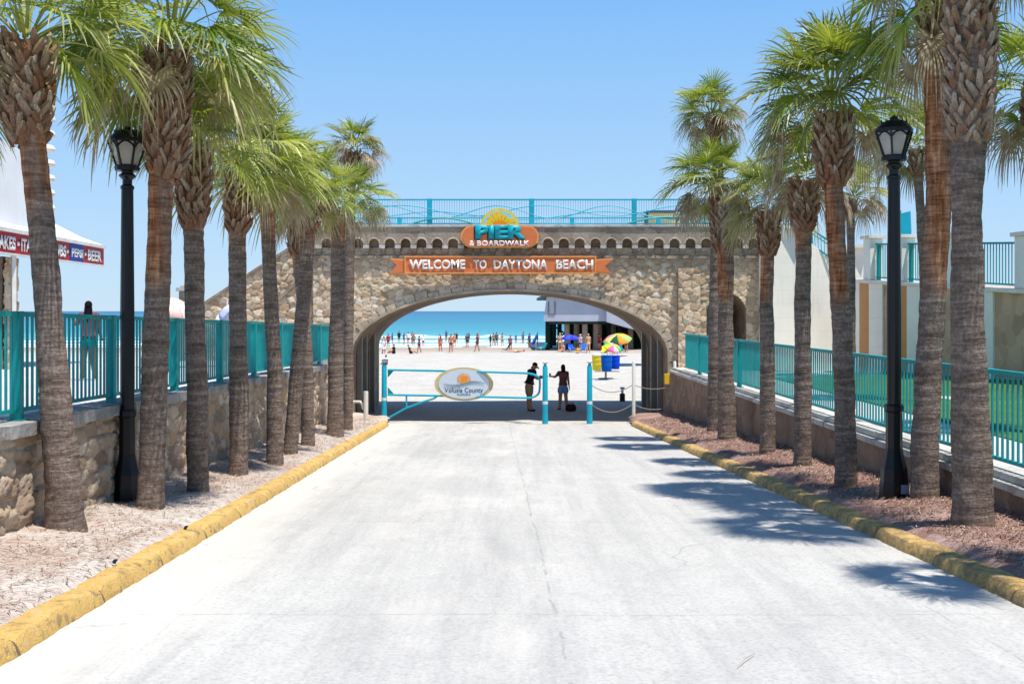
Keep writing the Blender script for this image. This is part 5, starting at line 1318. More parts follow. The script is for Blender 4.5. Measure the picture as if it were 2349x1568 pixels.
mb = MB(); mb.box(xA+.5, xA+.62, D1-.06, D1-.01, zb+.7, ztop-.5); mb.box(xA+.5, xA+1.3, D1-.061, D1-.011, zb+.7, zb+.82); mb.box(xA+1.2, xA+1.32, D1-.062, D1-.012, zb+.82, ztop-.5); mb.build('wall_frame', M['grey_metal'], pr)
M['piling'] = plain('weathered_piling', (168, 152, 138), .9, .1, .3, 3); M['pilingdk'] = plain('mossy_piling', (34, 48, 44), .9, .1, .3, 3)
rg = random.Random(4)
def piling(mb, x, y, r_, z1): 
    z0 = float(beach_z(np.array([x]), np.array([y]))[0])-.3; mb.tube([(x, y, z0), (x, y, z1)], [r_*1.05, r_], 8)
cols = [(1256, 101, 1), (1262, 112, 1), (1271, 125, 1), (1283, 108, 1), (1300, 102, 0), (1322, 104, 0), (1341, 101, 0), (1345, 116, 1), (1366, 102, 0), (1374, 104, 0), (1382, 110, 1), (1396, 103, 1), (1406, 106, 0), (1420, 104, 1), (1433, 108, 1), (1446, 104, 0), (1458, 106, 1), (1472, 104, 1), (1412, 116, 1), (1427, 118, 1), (1310, 122, 1), (1330, 130, 1), (1356, 126, 1)]
for x, d, dk in cols:
    d += 13
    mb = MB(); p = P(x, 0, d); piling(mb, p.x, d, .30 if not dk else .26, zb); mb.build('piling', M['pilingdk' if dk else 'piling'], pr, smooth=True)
mb = MB()
for (xa, xb, d) in ((1262, 1330, 119), (1310, 1380, 122), (1340, 1395, 117)):
    a = P(xa, 0, d); b = P(xb, 0, d); mb.beam((a.x, d, zb-.3), (b.x, d, -.2), .14, .18); mb.beam((b.x, d+1, zb-.3), (a.x, d+1, -.2), .14, .18)
mb.build('cross_brace', M['pilingdk'], pr)
mb = MB(); a = P(1304, 0, 125).x; mb.box(a, a+18, 125, 131, -1.5, zb-.02); a = P(1396, 0, 123).x; mb.box(a, a+16, 123, 124.8, -1.5, zb-.6); mb.build('shed_wall', M['pilingdk'], pr)  # added dark boxes standing in for the gloom beneath the pier
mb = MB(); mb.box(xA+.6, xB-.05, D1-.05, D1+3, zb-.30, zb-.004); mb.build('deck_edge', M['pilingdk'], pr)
kz = empty('yellow_kiosk', 'yellow roofed kiosk seen through the bridge railing', 'kiosk')
D = 72.; a = P(1487, 519, D); b = P(1562, 487, D)
zk = 5.2
mb = MB(); mb.box(a.x, b.x, D, D+3, zk, b.z-.05); mb.build('wall', mk_stucco('kiosk_yellow', (236, 214, 130)), kz)
mb = MB(); mb.box(a.x-.15, b.x-.5, D-.2, D+3.2, b.z-.045, b.z+.12); mb.build('roof', M['dkroof'], kz)
wk = empty('white_kiosk', 'small white block beside the yellow kiosk beyond the bridge railing', 'kiosk'); a = P(1459, 519, D); b = P(1478, 493, D)
mb = MB(); mb.box(a.x, b.x, D+.2, D+2.2, zk, b.z); mb.build('wall', M['canvas'], wk); mb = MB(); mb.box(a.x-.1, b.x+.1, D+.1, D+2.3, b.z+.002, b.z+.1); mb.build('roof', M['white_paint'], wk)

# ------------------------------------------------------------------ beach: distance of anything standing at picture height y
def bfoot(x, y):
    lo, hi = 34., 175.
    for _ in range(50):
        d = (lo+hi)/2; p = P(x, y, d); z = max(-1.02, float(beach_z(np.array([p.x]), np.array([p.y]))[0]))
        if p.z > z: lo = d
        else: hi = d
    p = P(x, y, lo); return p

# ------------------------------------------------------------------ people
SK = {}
GROW = 1.28
def mat_cloth(rgb):
    k = tuple(rgb)
    if k not in SK: SK[k] = plain('cloth_%d_%d_%d' % k, rgb, .85, .15, .12, 12)
    return SK[k]
SKIN = {'light': (214, 160, 128), 'tan': (192, 134, 98), 'dark': (120, 78, 60), 'red': (210, 128, 104)}
def skin_mesh(nodes, edges, name, level=1):
    """nodes: {key: (pos, rx, ry)}; one continuous skinned surface"""
    keys = list(nodes); me = bpy.data.meshes.new(name); me.from_pydata([tuple(nodes[k][0]) for k in keys], [(keys.index(a), keys.index(b)) for a, b in edges], [])
    o = bpy.data.objects.new(name, me); COL.objects.link(o)
    m = o.modifiers.new('s', 'SKIN'); m.use_smooth_shade = True
    sv = me.skin_vertices[0].data
    for i, k in enumerate(keys): sv[i].radius = (nodes[k][1]*GROW, nodes[k][2]*GROW); sv[i].use_root = (i == 0)
    s_ = o.modifiers.new('u', 'SUBSURF'); s_.levels = level; s_.render_levels = level
    bpy.context.view_layer.update()
    r_ = bpy.data.meshes.new_from_object(o.evaluated_get(bpy.context.evaluated_depsgraph_get()))
    bpy.data.objects.remove(o); bpy.data.meshes.remove(me); r_.name = name; return r_

def rotv(v, axis, ang): return Matrix.Rotation(ang, 3, axis) @ Vector(v)
def person(label, x, y, D=None, h=1.72, face=0., pose='stand', skin='tan', hair=(40, 28, 22), top=None, bottom=(40, 50, 80), longhair=False, female=False,
           arms=((8, 12), (8, 12)), lean=0., legs=((3, 0, 0), (3, 0, 0)), shorts=.5, dress=False, shoes=None, detail=False, group='people on the beach', cap=None, headbow=0., z=None):
    p = bfoot(x, y) if D is None else P(x, y, D)
    if z is not None: p.z = z
    e = empty('person', label, 'person', group, p, face)
    s = h/1.75; w_ = .92 if female else 1.
    hipz = .93*s
    if pose == 'sit': hipz = .13*s
    if pose == 'lie': hipz = .13*s
    Rl = Matrix.Rotation(-R(lean), 3, 'X')
    if pose == 'lie': Rl = Matrix.Rotation(R(84), 3, 'X')
    base = Vector((0, 0, hipz))
    def up(v): return base+Rl@(Vector(v)*s)
    N = {}; E = []
    N['pelvis'] = (up((0, 0, .02)), .125*s, .10*s); N['waist'] = (up((0, .0, .18)), .115*s*w_, .085*s); N['chest'] = (up((0, 0, .38)), .140*s*w_, .10*s)
    N['upchest'] = (up((0, -.005, .49)), .115*s*w_, .075*s); N['neck'] = (up((0, 0, .575)), .048*s, .05*s)
    hb = Matrix.Rotation(-R(headbow), 3, 'X'); nk = Vector((0, 0, .60))
    def hd(v): return up(nk+hb@Vector(v))
    N['head1'] = (hd((0, .012, .055)), .052*s, .062*s); N['head2'] = (hd((0, .01, .125)), .064*s, .080*s); N['head3'] = (hd((0, -.003, .185)), .048*s, .060*s)
    E += [('pelvis', 'waist'), ('waist', 'chest'), ('chest', 'upchest'), ('upchest', 'neck'), ('neck', 'head1'), ('head1', 'head2'), ('head2', 'head3')]
    hands = []
    for i, sx in enumerate((-1, 1)):
        # arms: (swing forward deg, elbow bend deg, optional outward)
        ar = arms[i]; sw, bd = ar[0], ar[1]; outw = ar[2] if len(ar) > 2 else 8
        sh = Vector((sx*.175*w_, 0, .50)); d1 = Vector((sx*math.sin(R(outw)), 0, -math.cos(R(outw)))); d1 = Matrix.Rotation(R(sw), 3, 'X')@d1
        el = sh+d1*.285; ax = Vector((1, 0, 0)); d2 = Matrix.Rotation(R(bd), 3, ax)@d1; wr = el+d2*.245; hn = wr+d2*.085
        n = 'LR'[i]
        N['sh'+n] = (up(sh), .056*s, .056*s); N['el'+n] = (up(el), .040*s, .040*s); N['fo'+n] = (up(el+d2*.08), .040*s, .038*s); N['wr'+n] = (up(wr), .026*s, .022*s); N['ha'+n] = (up(hn), .038*s, .020*s)
        E += [('upchest', 'sh'+n), ('sh'+n, 'el'+n), ('el'+n, 'fo'+n), ('fo'+n, 'wr'+n), ('wr'+n, 'ha'+n)]
        hands.append(N['ha'+n][0])
        if detail:
            side = Rl@Vector((0, 1, 0)); dd = Rl@d2
            lat = dd.cross(Vector((sx, 0, 0))).normalized()
            for q in range(4):
                o_ = N['ha'+n][0]+dd*.035*s+lat*(.024-.016*q)*s; ln = (.062, .07, .066, .05)[q]*s
                cur = (dd*.8+Vector((-sx*.4, 0, 0))).normalized()
                N['f%d%s' % (q, n)] = (o_, .010*s, .010*s); N['g%d%s' % (q, n)] = (o_+dd*ln*.55, .009*s, .009*s); N['t%d%s' % (q, n)] = (o_+dd*ln*.55+cur*ln*.5, .007*s, .007*s)
                E += [('ha'+n, 'f%d%s' % (q, n)), ('f%d%s' % (q, n), 'g%d%s' % (q, n)), ('g%d%s' % (q, n), 't%d%s' % (q, n))]
            o_ = N['ha'+n][0]-dd*.01*s+lat*.034*s
            N['th'+n] = (o_, .012*s, .012*s); N['tj'+n] = (o_+(dd*.6+lat*.5)*.045*s, .009*s, .009*s); E += [('ha'+n, 'th'+n), ('th'+n, 'tj'+n)]
        lg = legs[i]; n = 'LR'[i]
        hip = base+Vector((sx*.085*s, 0, -.02*s))
        if pose == 'sit':
            kn = hip+Vector((sx*.05, .38, .20 if i == 0 else .12))*s; an = kn+Vector((0, .20, -.24 if i == 0 else -.16))*s; an.z = max(an.z, .06*s)
            toe = an+Vector((0, .14, .04))*s
        elif pose == 'lie':
            kn = hip+Vector((sx*.03, .42, .03))*s; an = kn+Vector((0, .40, -.04))*s; toe = an+Vector((0, .06, .12))*s
        else:
            outl, sw2, bd2 = lg; d1 = Matrix.Rotation(R(sw2), 3, 'X')@Vector((sx*math.sin(R(outl)), 0, -math.cos(R(outl)))); kn = hip+d1*.42*s
            d2 = Matrix.Rotation(-R(bd2), 3, 'X')@d1; an = kn+d2*.41*s; toe = an+Vector((sx*.03, .155, -.035))*s
            if bd2 == 0 and sw2 == 0: an.z = .085*s; toe.z = .035*s
        N['hip'+n] = (hip, .090*s, .092*s); N['kn'+n] = (kn, .060*s, .060*s); N['ca'+n] = (kn*.65+an*.35+Vector((0, -.012*s, 0)), .058*s, .060*s); N['an'+n] = (an, .036*s, .040*s); N['toe'+n] = (toe, .042*s, .028*s)
        N['heel'+n] = (an+Vector((0, -.035*s, -.045*s if pose == 'stand' else 0)), .034*s, .032*s)
        E += [('pelvis', 'hip'+n), ('hip'+n, 'kn'+n), ('kn'+n, 'ca'+n), ('ca'+n, 'an'+n), ('an'+n, 'toe'+n), ('an'+n, 'heel'+n)]
    body = skin_mesh(N, E, 'body', 1 if not detail else 2)
    c = L(SKIN[skin]); nm = 'skin_'+skin
    if nm not in M: M[nm] = plain(nm, SKIN[skin], .55, .3, .08)
    obj('body', body, e, [M[nm]], True)
    def sub(keys, grow, name, mat, ends={}):
        n2 = {}
        for k in keys:
            pnt, a, b = N[k]; n2[k] = (pnt, a+grow*s, b+grow*s)
        for k, (frm, to, f_) in ends.items():
            a, b = N[frm], N[to]; n2[k] = (a[0]*(1-f_)+b[0]*f_, (a[1]*(1-f_)+b[1]*f_)+grow*s*1.3, (a[2]*(1-f_)+b[2]*f_)+grow*s*1.3)
        ks = set(n2); e2 = [(a, b) for a, b in E if a in ks and b in ks]+[(frm, k) for k, (frm, to, f_) in ends.items() if frm in ks]
        obj(name, skin_mesh(n2, e2, name, 1), e, [mat], True)
    if top: sub(['waist', 'chest', 'upchest', 'shL', 'shR'] if dress is False else ['pelvis', 'waist', 'chest', 'upchest', 'shL', 'shR'], .020, 'shirt', mat_cloth(top), {'seL': ('shL', 'elL', .6), 'seR': ('shR', 'elR', .6), 'hem': ('waist', 'pelvis', .75)} if not dress else {'hemL': ('pelvis', 'hipL', 1.2)})
    if dress:
        mb = MB(); mb.lathe([(.22*s, hipz-.45*s), (.19*s, hipz-.2*s), (.14*s, hipz+.12*s), (.13*s, hipz+.2*s)], n=12); mb.build('skirt', mat_cloth(top), e, smooth=True)
    elif bottom: sub(['pelvis', 'hipL', 'hipR'], .024, 'shorts', mat_cloth(bottom), {'slL': ('hipL', 'knL', shorts), 'slR': ('hipR', 'knR', shorts), 'wst': ('pelvis', 'waist', .35)})
    if female and not top and skin: 
        mb = MB(); q = N['chest'][0]; mb.lathe([(.135*s, -.03), (.152*s, .0), (.145*s, .05)], q, 12); mb.build('bikini_top', mat_cloth(bottom), e)
    # hair
    hm = MB(); hc = hd((0, -.016, .152)); V = []; nb = 12
    for i in range(9):
        ph_ = math.pi*i/8
        for k in range(nb): th_ = 2*math.pi*k/nb; V.append(hc+Rl@(hb@Vector((.083*math.sin(ph_)*math.cos(th_), .098*math.sin(ph_)*math.sin(th_)-.02*(math.cos(ph_) < 0), .092*math.cos(ph_)*(1 if math.cos(ph_) > 0 else .62))))*s)
    hm.add(V, [(i*nb+k, i*nb+(k+1) % nb, (i+1)*nb+(k+1) % nb, (i+1)*nb+k) for i in range(8) for k in range(nb)])
    if longhair: hm.tube([hd((0, -.045, .15)), hd((0, -.065, .03)), hd((0, -.09, -.09)), hd((0, -.10, -.20)), hd((0, -.10, -.27))], [.075*s, .088*s, .085*s, .06*s, .02*s], 10, sx=1., sy=.62)
    hm.build('hair', mat_cloth(hair), e, smooth=True, angle=60)
    if detail:
        mb = MB()
        for sx in (-1, 1):
            q = hd((sx*.031, .098, .125)); mb.tube([q-Vector((.009, 0, 0)), q+Vector((.009, 0, 0))], .006, 6)
        mb.build('eyes', mat_cloth((25, 20, 18)), e)
        mb = MB(); mb.tube([hd((0, .098, .125)), hd((0, .118, .09)), hd((0, .098, .082))], [.008, .014, .006], 6); mb.tube([hd((-.02, .092, .055)), hd((.02, .092, .055))], .006, 6)
        for sx in (-1, 1): mb.tube([hd((sx*.078, .0, .13)), hd((sx*.086, -.005, .105)), hd((sx*.078, 0, .085))], .012, 6)
        mb.build('face', M[nm], e, smooth=True)
    if cap:
        mb = MB(); cc = hd((0, -.01, .150)); mb.lathe([(.096*s, -.01), (.094*s, .03), (.06*s, .075), (.01, .085)], cc, 14)
        b0 = hd((0, .08, .165)); b1 = hd((0, .18, .15)); mb.beam(b0, b1, .13*s, .014, up=(0, 0, 1)); mb.build('cap', mat_cloth(cap), e, smooth=True, angle=40)
    if shoes:
        for n in 'LR':
            a, t_ = N['an'+n][0], N['toe'+n][0]; hl = N['heel'+n][0]
            n4 = {'a': (hl+Vector((0, -.01, -.005)), .045*s, .038*s), 'b': ((hl+t_)/2+Vector((0, 0, -.01)), .05*s, .038*s), 'c': (t_+Vector((0, .03, .0)), .045*s, .030*s)}
            obj('shoe', skin_mesh(n4, [('a', 'b'), ('b', 'c')], 'shoe', 1), e, [mat_cloth(shoes)], True)
    return e, N
# the two in the shade of the arch
gm = 'pair standing under the arch'
man, _ = person('man in black shirt and khaki shorts under the arch, bent over his phone', 1213, 942, h=1.76, face=R(-68), skin='tan', hair=(30, 24, 20), top=(34, 34, 40), bottom=(170, 148, 114), lean=13, headbow=32, arms=((38, 70, 6), (28, 88, 14)), legs=((2, 4, 4), (3, 0, 0)), shorts=.92, shoes=(14, 14, 16), detail=True, group=gm, cap=(28, 24, 22))
wom, Nw = person('woman in dark printed shirt and denim shorts under the arch, holding a drink', 1291, 939, h=1.62, face=R(6), female=True, skin='tan', hair=(36, 26, 24), longhair=True, top=(112, 76, 80), bottom=(120, 152, 200), arms=((52, 38, 24), (6, 10, 10)), legs=((3, 0, 0), (4, 0, 0)), shorts=.75, shoes=(30, 26, 26), detail=True, group=gm)
M['print'] = plain('faded_shirt_print', (178, 108, 92), .8)
mb = MB(); q = Nw['chest'][0]
for i, (zz, ww) in enumerate(((.115, .20), (.06, .26), (.005, .22))): mb.box(q.x-ww/2, q.x+ww/2, q.y-.150-(.0), q.y-.128, q.z+zz-.014, q.z+zz+.014)
mb.build('shirt_print', M['print'], wom, bevel=.004)
pm = man.location
mb = MB(); dsp = Vector((.34, -.02, 1.22)); mb.box(-.035, .035, -.006, .006, -.07, .07); ph = mb.build('phone', M['black_iron'], bevel=.004); ph.location = Vector(pm)+dsp; ph.rotation_euler = (R(50), 0, R(-68)); tag(ph, 'dark phone held by the man in the black shirt', 'phone')
hw = Matrix.Rotation(R(6), 3, 'Z')@Nw['haL'][0]+wom.location
mb = MB(); mb.lathe([(.030, -.06), (.042, .075), (.044, .08), (.04, .082)], n=12); cupo = mb.build('drink_cup', M['white_paint'], smooth=True); cupo.location = hw+Vector((-.03, .03, .03)); tag(cupo, 'pale drink cup in the left hand of the woman', 'cup')
bp = P(1309, 940, 37.0); bp.z = .0
bag = skin_mesh({'a': (Vector((-.22, 0, .10)), .11, .11), 'b': (Vector((0, 0, .12)), .14, .13), 'c': (Vector((.22, .02, .10)), .12, .11)}, [('a', 'b'), ('b', 'c')], 'body', 1)
be = empty('beach_bag', 'dark maroon bag lying on the sand beside the woman', 'bag', None, bp, 0)
obj('bag_body', bag, be, [mat_cloth((58, 28, 34))], True)
mb = MB(); mb.tube([(-.12, -.04, .22), (-.06, -.06, .30), (.06, -.06, .30), (.14, -.03, .22)], .012, 6); mb.build('strap', mat_cloth((30, 18, 20)), be)
# people on the beach
bx = [
 dict(label='woman in a white dress with dark hair, leftmost on the beach', x=880, y=811, h=1.66, female=True, top=(235, 232, 235), dress=True, longhair=True, face=2.8),
 dict(label='person in a red shirt wading at the far left of the surf', x=890, y=797, h=1.7, top=(190, 50, 60), bottom=(60, 60, 70), face=.4),
 dict(label='person in dark swimwear standing in the shallow water, left of the sitters', x=915, y=786, h=1.7, top=(40, 44, 60), bottom=(30, 34, 46), face=.2),
 dict(label='dark haired sitter with a black top on the sand at the left', x=903, y=811, h=1.7, pose='sit', top=(40, 30, 36), bottom=(50, 40, 44), face=1.2, skin='tan'),
 dict(label='person in a wide dark hat and pale shirt in the surf, left group', x=936, y=790, h=1.7, top=(225, 225, 228), bottom=(50, 60, 80), cap=(40, 36, 40), face=.5),
 dict(label='sitter leaning back in olive clothes on the sand', x=942, y=811, h=1.7, pose='sit', top=(66, 62, 50), bottom=(50, 50, 46), face=-1.2, lean=-20),
 dict(label='person in dark blue swim shorts at the waterline behind the purple one', x=949, y=792, h=1.6, bottom=(40, 50, 90), face=0),
 dict(label='person in a purple shirt and navy shorts walking by the water', x=961, y=809, h=1.68, top=(120, 78, 120), bottom=(52, 36, 92), legs=((2, 14, 8), (2, -12, 4)), face=1.5),
 dict(label='child in a white shirt sitting in the sand just behind the left gate post', x=885, y=836, h=1.3, pose='sit', top=(240, 238, 240), bottom=(180, 90, 90), skin='dark', face=2.6),
 dict(label='woman in an orange bikini facing the sea, mid beach', x=1010, y=806, h=1.66, female=True, skin='red', bottom=(205, 110, 80), face=.2, longhair=True, hair=(120, 84, 54), shorts=.15),
 dict(label='bare backed man in olive trunks, tallest of the mid beach pair', x=1034, y=808, h=1.84, skin='red', bottom=(82, 70, 52), face=.1, hair=(110, 80, 60), shorts=.5),
 dict(label='bare chested person just behind the man in olive trunks', x=1042, y=795, h=1.7, skin='light', bottom=(120, 104, 90), face=.6),
 dict(label='slim person in grey standing at the water edge, middle', x=1071, y=797, h=1.72, top=(84, 96, 110), bottom=(60, 66, 80), face=.3),
 dict(label='man in a navy shirt and shorts striding on the wet sand', x=1094, y=806, h=1.8, top=(30, 48, 104), bottom=(28, 38, 84), legs=((3, 18, 10), (3, -14, 2)), face=1.5),
 dict(label='person with dark trunks wading, left of the surf pair', x=1132, y=792, h=1.65, bottom=(40, 44, 56), face=.3, skin='tan'),
 dict(label='person in a grey shirt wading, right of the surf pair', x=1139, y=793, h=1.78, top=(90, 100, 108), bottom=(40, 48, 60), face=-.3),
 dict(label='woman in a mauve cover up standing beside the sunbather', x=1170, y=806, h=1.68, female=True, top=(160, 104, 124), bottom=(120, 80, 100), longhair=True, face=2.8),
 dict(label='sunbather lying on a pale towel on the sand', x=1184, y=808, h=1.7, pose='lie', skin='light', bottom=(230, 226, 222), face=1.6),
 dict(label='small swimmer in teal standing in the shallows, right of the middle', x=1199, y=788, h=1.5, top=(70, 130, 140), bottom=(50, 90, 110), face=.3),
 dict(label='person in a blue shirt by the folded blue umbrella', x=1214, y=797, h=1.72, top=(70, 100, 150), bottom=(52, 66, 96), face=.9),
 dict(label='fair haired bare backed woman left of the blue umbrella', x=1284, y=806, h=1.86, female=True, skin='light', hair=(190, 160, 120), longhair=True, bottom=(236, 226, 214), face=.1, shorts=.1),
 dict(label='pale skinned sitter in front of the blue umbrella', x=1291, y=807, h=1.65, pose='sit', skin='light', bottom=(224, 170, 150), face=2.4, hair=(150, 110, 80)),
 dict(label='bather with a white hat right of the blue umbrella', x=1331, y=807, h=1.76, top=(214, 196, 210), bottom=(60, 90, 180), cap=(228, 222, 220), face=2.2, skin='light'),
 dict(label='child in yellow sitting on the sand under the umbrella group', x=1325, y=810, h=1.2, pose='sit', top=(240, 190, 40), bottom=(240, 150, 40), skin='light', face=2.8),
 dict(label='fair bare backed person right of the umbrella group', x=1349, y=809, h=1.86, skin='light', hair=(200, 160, 120), bottom=(214, 190, 160), face=.2, shorts=.45),
 dict(label='person in a rust red shirt under the pier', x=1374, y=803, h=1.78, top=(150, 48, 52), bottom=(60, 40, 70), face=-.8, skin='red'),
 dict(label='person in magenta swimwear beneath the rainbow umbrella', x=1412, y=812, h=1.65, female=True, top=(190, 40, 130), bottom=(120, 30, 140), skin='light', face=2.6, hair=(180, 140, 100)),
 dict(label='person in teal in the shadow right of the rainbow umbrella', x=1436, y=808, h=1.75, top=(10, 110, 140), bottom=(20, 60, 90), face=2.4, skin='tan'),
]
for b in bx: person(**b)
rgp = random.Random(12)
for i in range(14):
    person('tiny distant bather in the surf, too small to tell apart', 900+i*25+rgp.uniform(-8, 8), rgp.uniform(783, 796), h=rgp.uniform(1.3, 1.8), skin=rgp.choice(('tan', 'light', 'red')), female=rgp.random() < .5,
           top=rgp.choice((None, (200, 60, 60), (60, 90, 160), (230, 230, 230), (40, 40, 50))), bottom=rgp.choice(((40, 50, 80), (160, 60, 70), (60, 120, 130))), face=rgp.uniform(0, 6), arms=((rgp.uniform(-20, 60), 20), (rgp.uniform(-20, 60), 20)), group='distant bathers in the surf')
# those behind the left fence
pg = 'people on the left promenade'
def promz(d): return copL(d)-.10
person('girl with long black hair behind the left fence, her head above the rail', 203, 0, D=21.5, h=1.62, z=promz(21.5), female=True, longhair=True, hair=(14, 10, 14), skin='dark', top=(120, 60, 70), bottom=(0, 120, 120), face=.3, group=pg, arms=((40, 80, 20), (10, 20, 10)))

# ------------------------------------------------------------------ umbrellas, chairs, bins
def umbrella(label, x, y, rad, topz, cols, tilt=(0, 0), closed=False, D=None, zb=None, group='beach umbrellas'):
    p = bfoot(x, y) if D is None else P(x, y, D)
    if zb is not None: p.z = zb
    e = empty('beach_umbrella', label, 'umbrella', group, p)
    mb = MB(); mb.tube([(0, 0, -.1), (0, 0, topz+.05)], .022, 6); mb.build('pole', M['white_paint'], e)
    mats = [mat_cloth(c) for c in cols]; N = len(cols)
    T = Matrix.Translation((0, 0, topz-.45))@Matrix.Rotation(R(tilt[0]), 4, 'X')@Matrix.Rotation(R(tilt[1]), 4, 'Y')
    mb = MB(); rings = [(0.02, .45), (.35, .41), (.68, .28), (1., .04)] if not closed else [(.01, .5), (.09, .2), (.16, -.5), (.12, -.85)]
    for k in range(N):
        V = []
        for (r_, z) in rings:
            for j in range(4):
                a = 2*math.pi*(k+j/3)/N; sc_ = 1-.05*math.sin(math.pi*j/3)*(r_ > .1); rr_ = r_*(rad if not closed else 1)*sc_
                V.append(T@Vector((rr_*math.cos(a), rr_*math.sin(a), z*(rad/1.1 if not closed else 1))))
        Fc = [(i*4+j, i*4+j+1, (i+1)*4+j+1, (i+1)*4+j) for i in range(3) for j in range(3)]
        mb.add(V, Fc, k)
    # thin thickness
    o = mb.build('canopy', mats, e, smooth=True); sm = o.modifiers.new('t', 'SOLIDIFY'); sm.thickness = .012
    return e
umbrella('blue beach umbrella in front of the pier pilings', 1307, 806, .98, 1.72, [(52, 62, 190), (70, 84, 205)]*4, (8, 0))
umbrella('rainbow striped beach umbrella above the bins, larger of the open ones', 1416, 816, 1.3, 1.80, [(245, 160, 30), (250, 190, 50), (110, 200, 90), (240, 110, 150), (250, 215, 120), (30, 90, 60), (240, 150, 60), (160, 215, 120)], (20, -8))
umbrella('small yellow and pink umbrella leaning below the rainbow one', 1404, 820, .85, 1.25, [(240, 220, 60), (240, 110, 150), (245, 180, 190), (90, 190, 90)]*2, (28, 14))
umbrella('folded navy umbrella at the water edge beside the pier', 1229, 804, 1.2, 1.9, [(40, 60, 120), (60, 120, 190)]*4, (0, 24), closed=True)
umbrella('folded pink umbrella behind the left fence, just right of the lamp', 346, 0, 1.2, 2.0, [(235, 180, 185), (245, 215, 215)]*4, (0, 10), closed=True, D=27, zb=promz(27)+.0, group='umbrellas beyond the left fence')
umbrella('pale pink open umbrella beyond the left fence, between second and third palms', 392, 0, .75, 2.05, [(235, 190, 180), (246, 230, 225)]*4, (14, 18), D=29, zb=promz(29)-.0, group='umbrellas beyond the left fence')
umbrella('white and lilac umbrella beyond the left fence against the stair parapet', 521, 0, .62, 1.85, [(170, 180, 230), (240, 240, 250)]*4, (10, -50), D=30, zb=promz(30), group='umbrellas beyond the left fence')
def chair(label, x, y, rgb, face=0., group='low beach chairs'):
    p = bfoot(x, y); e = empty('beach_chair', label, 'chair', group, p, face); m_ = mat_cloth(rgb)
    mb = MB(); mb.beam((0, -.25, .22), (0, .25, .28), .52, .03); mb.build('seat', m_, e)
    mb = MB(); mb.beam((0, -.24, .22), (0, -.62, .82), .52, .03, up=(0, 1, 0)); mb.build('backrest', m_, e)
    for sx in (-1, 1):
        mb = MB(); mb.tube([(sx*.27, -.4, 0), (sx*.27, .25, .3), (sx*.27, .3, 0)], .014, 6); mb.tube([(sx*.27, .3, .3), (sx*.27, -.45, .45)], .018, 6); mb.build('side_frame', M['white_paint'], e)
for args in (('royal blue beach chair left under the blue umbrella', 1300, 806, (20, 70, 180), 2.8), ('blue beach chair right under the blue umbrella', 1312, 807, (30, 90, 200), 3.4), ('blue beach chair beside the white hatted bather', 1337, 808, (40, 110, 210), 2.9), ('turquoise beach chair at the left foot of the pier', 1241, 804, (40, 190, 200), .9), ('dark folded beach chair left of the sunbather', 1156, 807, (40, 44, 52), 1.3), ('purple beach chair beneath the rainbow umbrella', 1402, 812, (110, 50, 170), 2.6), ('teal beach chair right of the rainbow umbrella', 1424, 810, (0, 120, 150), 3.3), ('bright yellow beach chair behind the bins', 1386, 815, (240, 225, 70), 3.0)): chair(*args)
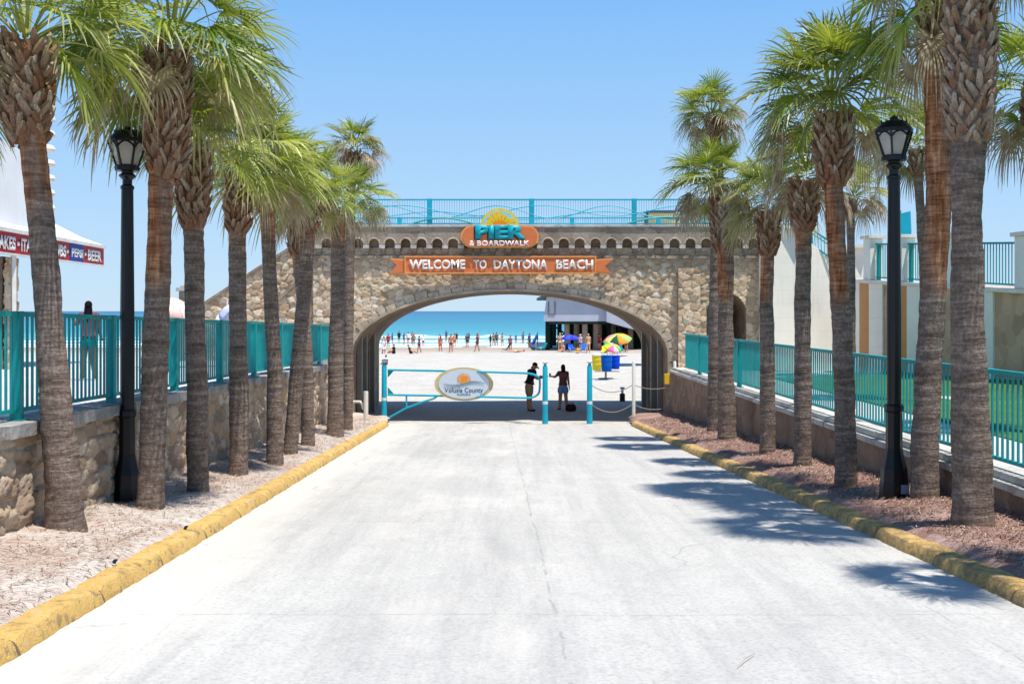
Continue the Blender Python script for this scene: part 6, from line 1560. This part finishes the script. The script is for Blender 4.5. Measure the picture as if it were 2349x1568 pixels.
def barrel(label, x, ytop, ybot, wpx, D, rgb, lid=None):
    c = P(x, ybot, D); k = D/F; e = empty('trash_barrel', label, 'barrel', 'bins hung on a post', c); H = (ybot-ytop)*k; r_ = wpx/2*k
    mb = MB(); mb.lathe([(r_*.84, 0), (r_*.88, .03), (r_*.92, H*.33), (r_*.96, H*.34), (r_*.95, H*.37), (r_*.97, H*.66), (r_*1.01, H*.67), (r_*.99, H*.70), (r_, H-.03), (r_*1.05, H-.02), (r_*1.04, H), (r_*.93, H-.01), (r_*.88, H-.12)], n=18)
    mb.build('drum', mat_cloth(rgb), e, smooth=True, angle=50)
    mb = MB()
    if lid: mb.lathe([(r_*1.04, H+.002), (r_*1.0, H+.06), (r_*.5, H+.12), (.02, H+.13)], n=16); mb.build('lid', mat_cloth(lid), e, smooth=True, angle=50)
    else: mb.lathe([(r_*.90, H-.10), (.02, H-.11)], n=16); mb.build('liner', mat_cloth((20, 24, 40)), e)
barrel('yellow trash barrel, left of the blue ones, with a pale lid', 1369, 815, 849, 23, 57., (232, 205, 50), (214, 224, 226))
barrel('blue trash barrel on the post, front one of the two', 1391, 815, 851, 26, 56.2, (8, 88, 178))
barrel('blue trash barrel at the right with a light patch', 1411, 815, 846, 21, 57., (10, 70, 200))
e = empty('barrel_stand', 'short post on a round base carrying the blue barrels', 'stand', None, P(1389, 868, 57)); k = 57/F
mb = MB(); mb.lathe([(.42, -.1), (.42, .03), (.05, .05)], n=20); mb.build('base', M['black_iron'], e)
mb = MB(); mb.tube([(0, 0, 0), (0, 0, 18*k)], .06, 8); mb.box(-.6, .75, -.1, .1, 17*k-.03, 17*k+.01); mb.build('post', M['piling'], e)
e = empty('marker_post', 'short pale post with a dark foot on the sand right of the turquoise post', 'post', None, P(1427, 917, 41.0)); k = 41/F
mb = MB(); mb.lathe([(.11, -.1), (.11, .24), (.08, .26)], n=12); mb.build('foot_block', M['black_iron'], e); mb = MB(); mb.lathe([(.05, .26), (.05, .42), (.10, .44), (.10, .50), (.02, .52)], n=12); mb.build('shaft', M['white_paint'], e)
# small debris on the drive and strips
for (x, y, lab) in ((428, 1212, 'dark dry seed husk on the pale strip beside the left kerb'), (265, 1290, 'small dark stick stump by the left kerb near the camera')):
    p = foot(x-4, y); mb = MB(); r_ = random.Random(x); mb.tube([p, p+Vector((.01, 0, .02)), p+Vector((.03, .01, .03))], [.018, .016, .006], 6); tag(mb.build('dry_husk', M['pilingdk'], smooth=True), lab, 'debris')
p = P(1685, 1520, 6.6); a = Vector((1.40, 6.45, road_z(6.45)+.035)); b = Vector((1.58, 6.75, road_z(6.75)+.035)); mb = MB(); mb.tube([a, (a+b)/2+Vector((.0, .0, .012)), b], [.002, .003, .002], 5); tag(mb.build('twig', M['piling']), 'thin dry twig lying on the pale concrete near the camera', 'twig')
